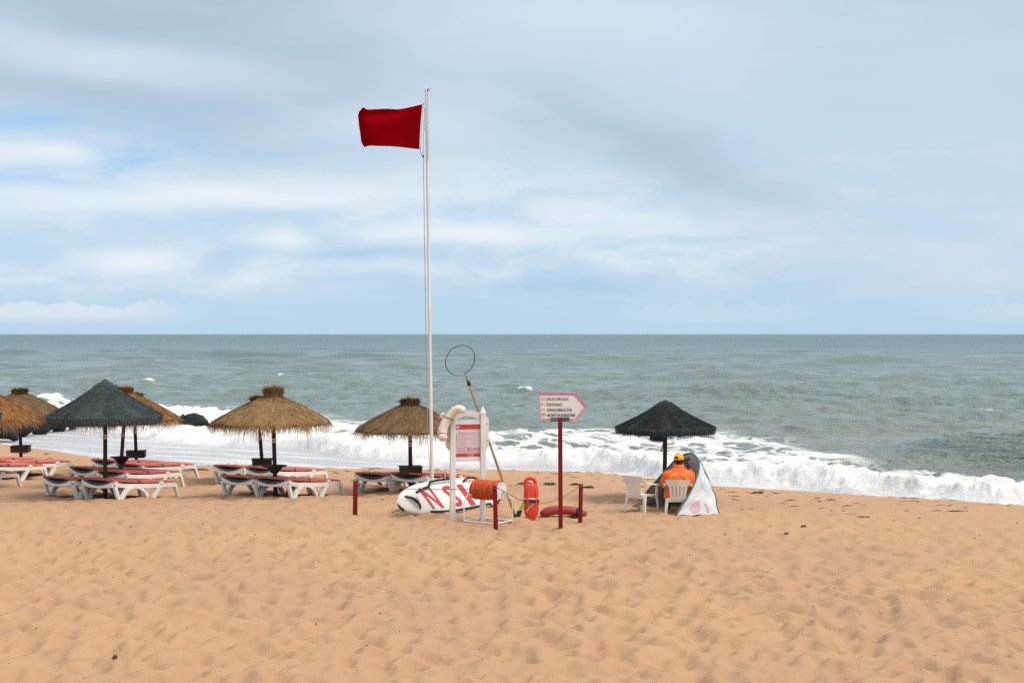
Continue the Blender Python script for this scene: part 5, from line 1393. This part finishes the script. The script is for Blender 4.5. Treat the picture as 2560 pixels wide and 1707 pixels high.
pr = ch2 + Vector((0, .02, -.095))
per = thing('person', 'lifeguard in orange jacket and yellow cap sitting with back turned, looking through binoculars', 'person', pr, R(-4))
HX = .015
bv = [(HX, 0, .47, .12), (HX, -.02, .62, .125), (HX, -.02, .78, .135), (HX, .0, .93, .10), (HX, .02, 1.02, .055), (HX + .01, .035, 1.09, .072), (HX + .015, .05, 1.17, .088), (HX + .015, .05, 1.235, .055),
      (-.10, .06, .46, .085), (-.17, .42, .47, .07), (-.18, .50, .25, .055), (-.18, .50, .07, .042), (-.19, .66, .045, .035),
      (.13, .06, .46, .085), (.19, .42, .47, .07), (.20, .50, .25, .055), (.20, .50, .07, .042), (.21, .66, .045, .035),
      (-.18, .0, .92, .06), (-.26, .10, .69, .048), (-.15, .33, .60, .035), (-.12, .39, .60, .036),
      (.22, .0, .92, .06), (.34, .16, .80, .048), (.235, .27, .99, .033), (.215, .26, 1.045, .034)]
be = [(0, 1), (1, 2), (2, 3), (3, 4), (4, 5), (5, 6), (6, 7), (0, 8), (8, 9), (9, 10), (10, 11), (11, 12), (0, 13), (13, 14), (14, 15), (15, 16), (16, 17), (3, 18), (18, 19), (19, 20), (20, 21), (3, 22), (22, 23), (23, 24), (24, 25)]
# fingers of both hands, each a short chain rooted in the palm
def fingers(base_i, bvx, dirs):
    p = Vector(bvx[:3])
    for k, (off, d1_, d2_) in enumerate(dirs):
        i0 = len(bv); a = p + Vector(off); b = a + Vector(d1_); c_ = b + Vector(d2_)
        bv.append((*a, .0105)); bv.append((*b, .0095)); bv.append((*c_, .008)); be.extend([(base_i, i0), (i0, i0 + 1), (i0 + 1, i0 + 2)])
fingers(25, bv[25], [((.005, -.018, .03), (-.035, .0, .022), (-.03, .015, -.004)), ((.005, .0, .038), (-.038, .008, .022), (-.03, .02, -.006)), ((.004, .018, .034), (-.036, .015, .016), (-.028, .018, -.008)), ((.002, .034, .022), (-.03, .016, .01), (-.024, .012, -.008)), ((-.02, -.03, .0), (-.03, -.008, .012), (-.022, .006, .012))])
fingers(21, bv[21], [((.02, .03, .012), (.02, .03, -.008), (.012, .022, -.018)), ((.005, .036, .012), (.008, .036, -.008), (.005, .024, -.02)), ((-.012, .032, .01), (-.004, .034, -.01), (0, .022, -.02)), ((-.026, .024, .006), (-.012, .026, -.01), (-.004, .018, -.016)), ((.032, .004, .006), (.024, .016, .0), (.012, .02, -.01))])
body_o = skin_obj('body', bv, be, 'skin_dark', per, 2)
# trousers
skin_obj('trousers', [(HX, 0, .455, .135), (-.10, .07, .455, .097), (-.17, .42, .468, .08), (-.18, .50, .25, .066), (-.18, .505, .10, .058), (.13, .07, .455, .097), (.19, .42, .468, .08), (.20, .50, .25, .066), (.20, .505, .10, .058)], [(0, 1), (1, 2), (2, 3), (3, 4), (0, 5), (5, 6), (6, 7), (7, 8)], 'trousers', per, 2)
# jacket: full, wind-puffed back with collar
m_ = MB(); rings = []
rr = random.Random(8)
sec = [(.34, .245, .17, 0), (.36, .29, .20, 0), (.45, .305, .205, 0), (.55, .275, .19, -.005), (.61, .262, .185, -.01), (.66, .275, .19, -.02), (.72, .31, .20, -.03), (.80, .335, .195, -.03), (.87, .33, .175, -.02), (.92, .30, .155, -.01), (.955, .235, .135, 0), (.98, .15, .118, .005), (1.0, .115, .105, .01), (1.04, .108, .10, .02), (1.075, .102, .095, .025), (1.07, .09, .085, .025)]
nn_ = 40
for z_, w_, d_, yo in sec:
    ring = []
    for k in range(nn_):
        a = k * 2 * math.pi / nn_
        fold = 1 + .022 * math.sin(a * 5 + z_ * 14) + .018 * math.sin(a * 9 - z_ * 23 + 1.3)
        if z_ > .97: fold = 1 + .01 * math.sin(a * 5)
        zz = z_ + (.012 * math.sin(3 * a + 1) if .3 < z_ < .7 else 0) + .03 * math.cos(a) * (1 if z_ < .5 else 0) * -1
        ring.append((HX + .01 + w_ * fold * math.copysign(abs(math.cos(a)) ** .8, math.cos(a)), yo + d_ * fold * math.copysign(abs(math.sin(a)) ** .85, math.sin(a)), zz))
    rings.append(ring)
m_.loft(rings, True); jk = m_.build('jacket', 'jacket_orange', per, smooth='all')
ssd = jk.modifiers.new('sub', 'SUBSURF'); ssd.levels = 1; ssd.render_levels = 1
skin_obj('sleeve', [(.20, .0, .885, .085), (.28, .07, .85, .082), (.345, .16, .80, .073), (.29, .22, .90, .058), (.25, .26, .965, .05)], [(0, 1), (1, 2), (2, 3), (3, 4)], 'jacket_orange', jk, 2)
skin_obj('sleeve', [(-.19, .0, .885, .085), (-.245, .05, .79, .085), (-.275, .10, .67, .08), (-.22, .22, .62, .06), (-.165, .315, .60, .048)], [(0, 1), (1, 2), (2, 3), (3, 4)], 'jacket_orange', jk, 2)
# lettering in an arc over the back
arc_txt = 'NADADOR SALVADOR'
tot = len(arc_txt)
m_ = MB()
cxl, czl, rx_, rz_ = HX + .0, .735, .165, .145
for k, chx in enumerate(arc_txt):
    if chx == ' ': continue
    u = (k + .5) / tot; a = math.pi * (1.0 - u) ; 
    vs, fs = text_mesh(chx, .062, .72, .0, .0012)
    if not vs: continue
    x_m = (min(v_[0] for v_ in vs) + max(v_[0] for v_ in vs)) / 2
    px0, pz0 = cxl + rx_ * math.cos(a), czl + rz_ * math.sin(a)
    tx, tz = math.sin(a) * rx_, -math.cos(a) * rz_; l_ = math.hypot(tx, tz); tx /= l_; tz /= l_
    base_i = len(m_.v)
    for v_ in vs:
        x = px0 + (v_[0] - x_m) * tx - v_[1] * tz * 1.0; z = pz0 + (v_[0] - x_m) * tz + v_[1] * tx
        # onto the back of the jacket
        w_, d_, yo = .318, .195, -.03
        for (za, wa, da, ya_), (zb2, wb, db, yb2) in zip(sec[:-1], sec[1:]):
            if za <= z <= zb2: f_ = (z - za) / (zb2 - za); w_ = wa + (wb - wa) * f_; d_ = da + (db - da) * f_; yo = ya_ + (yb2 - ya_) * f_
        cxn = max(-1, min(1, (x - HX - .01) / w_)); cn = abs(cxn) ** (1 / .8); sn = math.sqrt(max(0, 1 - cn * cn)) ** .85
        m_.v.append((x, yo - d_ * sn - .012, z))
    m_.f += [tuple(i + base_i for i in f_) for f_ in fs]
m_.build('lettering', 'letter_yellow', jk, fixn=False)
m_ = MB()
for k in range(7):
    xk = cxl - .085 + k * .028
    m_.box((xk, -.233, .715), (.020, .003, .016))
m_.build('lettering', 'letter_yellow', jk)
# head: ears, hair, cap turned to the right
hd = Vector((HX + .015, .05, 1.165)); Mh = Matrix.Translation(hd) @ Matrix.Rotation(R(-28), 4, 'Z')
m_ = MB()
m_.loft([[tuple(Mh @ Vector((w_ * math.cos(a), d_ * math.sin(a) - .012, z_))) for a in [k * 2 * math.pi / 20 for k in range(20)]] for z_, w_, d_ in ((-.095, .062, .06), (-.06, .078, .08), (-.01, .088, .098), (.03, .09, .102))]); m_.build('hair', 'hair_black', per, smooth=True)
for sx_ in (-1, 1):
    m_ = MB(); m_.tube([Mh @ Vector((sx_ * .083, .0, -.045)), Mh @ Vector((sx_ * .100, -.006, -.02)), Mh @ Vector((sx_ * .099, -.004, .008))], [.010, .016, .010], 8, flat=.6); m_.build('ear', 'skin_dark', per, smooth=True)
m_ = MB(); m_.tube([Mh @ Vector((0, .095, .0)), Mh @ Vector((0, .118, -.035)), Mh @ Vector((0, .10, -.045))], [.009, .016, .012], 8); m_.build('nose', 'skin_dark', per, smooth=True)
m_ = MB(); m_.tube([Mh @ Vector((-.028, .094, -.07)), Mh @ Vector((0, .101, -.069)), Mh @ Vector((.028, .094, -.07))], [.005, .008, .005], 8); m_.build('mouth', 'skin_dark', per, smooth=True)
# cap dome with an arched opening at the back
m_ = MB(); ncp = 28
def capr(phi, a):
    r_ = 1.0; return Mh @ Vector((.099 * math.cos(a) * math.cos(phi), .113 * math.sin(a) * math.cos(phi) - .005, .012 + .108 * math.sin(phi)))
rows = []
for j in range(9):
    phi = R(-8 + 98 * j / 8)
    rows.append([m_.vert(capr(phi, k * 2 * math.pi / ncp)) for k in range(ncp)])
for j in range(8):
    for k in range(ncp):
        am = (k + .5) * 360 / ncp - 270
        if j in (1, 2) and abs(am) < (26 if j == 1 else 18): continue
        m_.face((rows[j][k], rows[j][(k + 1) % ncp], rows[j + 1][(k + 1) % ncp], rows[j + 1][k]))
m_.face(rows[-1]); cap = m_.build('cap', 'cap_yellow', per, smooth=True); so = cap.modifiers.new('t', 'SOLIDIFY'); so.thickness = .006; so.offset = 1
m_ = MB(); m_.lathe([(.0, .010), (.010, .007), (.011, 0)], 10, Matrix.Translation(Mh @ Vector((0, -.005, .120)))); m_.build('button', 'cap_yellow', cap, smooth=True)
m_ = MB(); nb_ = 12; top = []; bot = []
m_.loft([[tuple(Mh @ Vector((rr_ * .094 * math.sin(a), .075 + rr_ * .10 * math.cos(a) * 1.0 + (.0), .008 - .028 * (rr_ - .3) - .02 * math.sin(a) ** 2 + th_))) for rr_, th_ in ((.35, 0), (1.05, 0), (1.05, .007), (.35, .007))] for a in [R(-80 + 160 * k / nb_) for k in range(nb_ + 1)]]); m_.build('visor', 'cap_yellow', cap, smooth=True)
# binoculars held up to the eyes
bpos = Matrix.Translation(pr) @ Matrix.Rotation(R(-4), 4, 'Z') @ Mh
bo_c = bpos @ Vector((.045, .165, -.012))
tb = thing('binoculars', 'black binoculars held up to the face of the lifeguard', 'binoculars', bo_c, R(-32))
for sx_ in (-1, 1):
    m_ = MB(); m_.lathe([(.016, -.07), (.020, -.066), (.020, -.04), (.026, -.02), (.027, .03), (.033, .05), (.034, .10), (.028, .102)], 16, Matrix.Translation((sx_ * .036, 0, 0)) @ Matrix.Rotation(R(-90), 4, 'X')); m_.build('barrel', 'black_rubber', tb, smooth=True)
m_ = MB(); m_.box((0, .01, 0), (.03, .06, .022), 0, .005); m_.build('bridge', 'black_rubber', tb)


# ------------------------------------------------------------------ beach shelter
Yh = lambda s: 29.75 * (1 - s) + 28.2 * s
hoop_px = [(1589, 1265, 0), (1609, 1240, .06), (1629, 1215, .14), (1650, 1192, .22), (1672, 1167, .32), (1692, 1147, .42), (1710, 1137, .5), (1727, 1134, .57), (1740, 1141, .63), (1747, 1158, .69), (1745, 1182, .76), (1733, 1212, .84), (1716, 1245, .92), (1689, 1288, 1.0)]
hp3 = [at(a, b, Yh(s_)) for a, b, s_ in hoop_px]
hp3[0] = gpt(1589, 1266); hp3[-1] = gpt(1689, 1288)
o_t = gpt(1720, 1272)
t = thing('beach_shelter', 'white pop-up beach shelter with dark piping and pink print beside the lifeguard', 'tent', o_t)
A_, B_ = hp3[0], hp3[-1]; C_ = gpt(1799, 1280); D_ = gpt(1722, 1256)
def cat(pts, u):
    x = u * (len(pts) - 1); i = min(int(x), len(pts) - 2); f_ = x - i
    p0 = pts[max(i - 1, 0)]; p1 = pts[i]; p2 = pts[i + 1]; p3 = pts[min(i + 2, len(pts) - 1)]
    return 0.5 * ((2 * p1) + (p2 - p0) * f_ + (2 * p0 - 5 * p1 + 4 * p2 - p3) * f_ * f_ + (3 * p1 - p0 - 3 * p2 + p3) * f_ ** 3)
back = [A_, gpt(1640, 1258), gpt(1690, 1254), gpt(1745, 1258), gpt(1785, 1268), C_, gpt(1790, 1284), gpt(1745, 1286.5), B_]
def tent(u, w):
    a = cat(hp3, u)
    # ground points: the top of the hoop is tied to the back peg, the feet to their own
    ub = u if u < .5 else .5 + (u - .5)
    s_ = .02 + .96 * (u ** .9)
    b = cat(back, min(1, max(0, s_)))
    p = a * (1 - w) + b * w
    bul = math.sin(math.pi * w) * math.sin(math.pi * u)
    p = p + Vector((.04 * bul, .10 * bul, .07 * bul))
    wr_ = .012 * math.sin(u * 40 + w * 9) * math.sin(math.pi * w) + .010 * math.sin(w * 22 - u * 13) * math.sin(math.pi * u)
    p += Vector((wr_, -wr_ * .6, .3 * wr_))
    if w > .94: p.z += .012 * math.sin(u * 60)
    return p - o_t
m_ = MB(); m_.grid(tent, 48, 18); sh = m_.build('canvas', 'tent_white', t, smooth='all', fixn=True)
m_ = MB()
def tent_in(u, w):
    p = tent(u, .02 + w * .95); q_ = (A_ + B_) / 2 - o_t + Vector((.35, .2, .3)); dvec = (q_ - p); return p + dvec.normalized() * .018
m_.grid(tent_in, 48, 18); m_.build('lining', 'tent_inner', t, smooth='all')
m_ = MB(); m_.tube([cat(hp3, k / 60) - o_t for k in range(61)], .024, 8); m_.build('hoop_piping', 'tent_piping', t, smooth='all')
rib = [tent(.60 + .08 * w, w) + Vector((.006, -.012, .006)) for w in [k / 16 for k in range(17)]]
m_ = MB(); m_.tube(rib, .011, 6); m_.build('rib_piping', 'tent_piping', t, smooth=True)
m_ = MB(); m_.tube([C_ - o_t + Vector((-.05, 0, .02)), C_ - o_t + Vector((-.02, -.02, .08))], .02, 6); m_.build('corner_tab', 'tent_piping', t)
m_ = MB(); m_.box(A_ - o_t + Vector((.05, -.02, .01)), (.22, .05, .03), R(-10), .008); m_.build('sand_pocket', 'tent_piping', t)
# printed shapes on the canvas (thin cloth laid on the panel)
def print_patch(name, mt, u0, u1, w0, w1, shape):
    m2 = MB(); nu, nv = 14, 14; ids = {}
    for i in range(nu + 1):
        for j in range(nv + 1):
            p = tent(u0 + (u1 - u0) * i / nu, w0 + (w1 - w0) * j / nv)
            pu = tent(u0 + (u1 - u0) * i / nu + .01, w0 + (w1 - w0) * j / nv) - p; pw_ = tent(u0 + (u1 - u0) * i / nu, w0 + (w1 - w0) * j / nv + .01) - p
            n_ = pu.cross(pw_).normalized(); n_ = n_ if n_.y < 0 else -n_
            ids[i, j] = m2.vert(p + n_ * .006)
    for i in range(nu):
        for j in range(nv):
            if shape((i + .5) / nu * 2 - 1, (j + .5) / nv * 2 - 1): m2.face((ids[i, j], ids[i + 1, j], ids[i + 1, j + 1], ids[i, j + 1]))
    m2.build(name, mt, sh, smooth='all')
print_patch('pink_print', 'tent_pink', .845, .925, .50, .93, lambda a, b: (a / .85) ** 2 + b * b < 1)
print_patch('pink_print', 'tent_pink', .78, .835, .72, .95, lambda a, b: abs(a + .3 * b) < .35 and b * b < .9)
print_patch('blue_print', 'tent_blue', .72, .79, .12, .52, lambda a, b: a * a + b * b < 1)


# ------------------------------------------------------------------ sailboat on the horizon
t = thing('sailboat', 'tiny white sailboat on the horizon', 'sailboat', (338 / F * 5200, 5200, SEA + .2), R(20))
m_ = MB(); m_.loft([[(x, w_, 1.2), (x, w_ * .6, 0), (x, -w_ * .6, 0), (x, -w_, 1.2)] for x, w_ in ((-5, 1.2), (0, 1.6), (4, .9), (6, .05))]); m_.build('hull', 'boat_white', t)
m_ = MB(); m_.tube([(0, 0, 1), (0, 0, 19)], .22, 6); m_.build('mast', 'boat_white', t)
m_ = MB(); m_.prism([(.2, 2.5), (-4.5, 2.6), (.1, 18)], -.05, .05); m_.build('sail', 'boat_white', t)

# ------------------------------------------------------------------ seaweed, shells and bits on the sand
rs = random.Random(77)
def clump(mb, x, y, z, L, w, h, seed, n=9):
    w = w * .6
    r2 = random.Random(seed)
    for k in range(n):
        a = r2.gauss(0, .35); l_ = L * r2.uniform(.3, .7); x0 = x + r2.uniform(-.5, .5) * L * .5; y0_ = y + r2.uniform(-.5, .5) * w
        pts = [Vector((x0 + l_ * (u - .5) * math.cos(a), y0_ + l_ * (u - .5) * math.sin(a) + .02 * math.sin(u * 7 + k), z + h * math.sin(math.pi * u) * r2.uniform(.5, 1) + .004)) for u in (0, .25, .5, .75, 1)]
        mb.tube(pts, [.003, .007 + w * .03, .010 + w * .04, .007 + w * .03, .002], 5)
clumps = [(1310, 1213, .50, .07, 'dark seaweed clump left of the rescue can'), (1372, 1214, .42, .06, 'seaweed clump between the rescue can and the sign post'), (1438, 1216, .30, .05, 'thin seaweed strand left of the round red stake'),
          (1470, 1224, .35, .04, 'thin seaweed strand right of the round red stake'), (2010, 1315, .13, .045, 'small dark green lump lying alone on the sand at right'), (1966, 1337, .12, .03, 'pale brown weed scrap below the dark green lump'),
          (490, 1172, .9, .05, 'seaweed streak between the two groups of loungers'), (1895, 1234, .4, .04, 'seaweed strand right of the beach shelter'), (2395, 1277, .6, .015, 'brown weed patch near the water at the far right'), (2160, 1292, .35, .012, 'brown weed patch right of the beach shelter, closer to the camera'),
          (352, 1406, .09, .03, 'small dark twig on the sand below the left loungers'), (287, 1663, .06, .04, 'brown pebble-like nut on the sand near the bottom left'), (942, 1293, .10, .02, 'dark weed scrap under the tip of the rescue board')]
for i, (px_i, py_i, L, h, lab) in enumerate(clumps):
    p = gpt(px_i, py_i); zz = surf(p.x, p.y); m_ = MB(); clump(m_, 0, 0, 0, L, .10 if L > .2 else .03, h, 300 + i, 12 if L > .2 else 7)
    o_ = m_.build('seaweed', 'seaweed_brown' if 'brown' in lab else 'seaweed_green', None, smooth=True); o_.location = (p.x, p.y, zz)
    tag(o_, lab, 'seaweed', 'seaweed scraps on the sand')
wr_ = MB()
for i in range(420):
    x = rs.uniform(-20, 18); yc = float(crest_y(np.array([x]))[0]); y = yc - abs(rs.gauss(0, 2.6)) + .1
    if rs.random() < .42: y = yc + rs.uniform(-.15, .25)
    z = surf(x, y) + .002; L = rs.uniform(.05, .32)
    a = rs.gauss(-.25, .4); w_ = rs.uniform(.006, .022)
    dx_, dy_ = math.cos(a) * L / 2, math.sin(a) * L / 2
    zz = [surf(x - dx_, y - dy_), z + .0, surf(x + dx_, y + dy_)]
    wr_.tube([(x - dx_, y - dy_, zz[0] + .004), (x, y, zz[1] + .012), (x + dx_, y + dy_, zz[2] + .004)], [.003, w_ * .55, .003], 5)
tag(wr_.build('wrack', 'seaweed_brown', None, smooth=True), 'scattered line of dry seaweed along the top of the beach', 'seaweed', kind='stuff')
bits = MB(); shl = MB()
def chip(mb, x, y, s_):
    z = surf(x, y) + s_ * .25
    r_ = [rs.uniform(.6, 1.3) for _ in range(6)]
    v0 = [mb.vert((x + s_ * r_[k] * math.cos(k * 1.047), y + s_ * r_[k] * .8 * math.sin(k * 1.047), z)) for k in range(6)]
    tp_ = mb.vert((x, y, z + s_ * .6)); bt = mb.vert((x, y, z - s_ * .6))
    for k in range(6): mb.face((v0[k], v0[(k + 1) % 6], tp_)); mb.face((v0[(k + 1) % 6], v0[k], bt))
for i in range(900):
    y = 13 + 22 * rs.random() ** 1.3; x = rs.uniform(-.38, .38) * y
    if y < crest_y(np.array([x]))[0] - 1: chip(bits, x, y, rs.uniform(.004, .014) * (1.7 if rs.random() < .06 else 1) * (y / 20))
for i in range(420):
    y = 13 + 14 * rs.random(); x = rs.uniform(-.38, .38) * y; chip(shl, x, y, rs.uniform(.004, .010))
tag(bits.build('weed_specks', 'seaweed_brown', None, fixn=False), 'dark specks of dry weed strewn over the sand', 'debris', kind='stuff')
tag(shl.build('shell_bits', 'shell_white', None, fixn=False), 'tiny white shell fragments strewn over the sand', 'shells', kind='stuff')
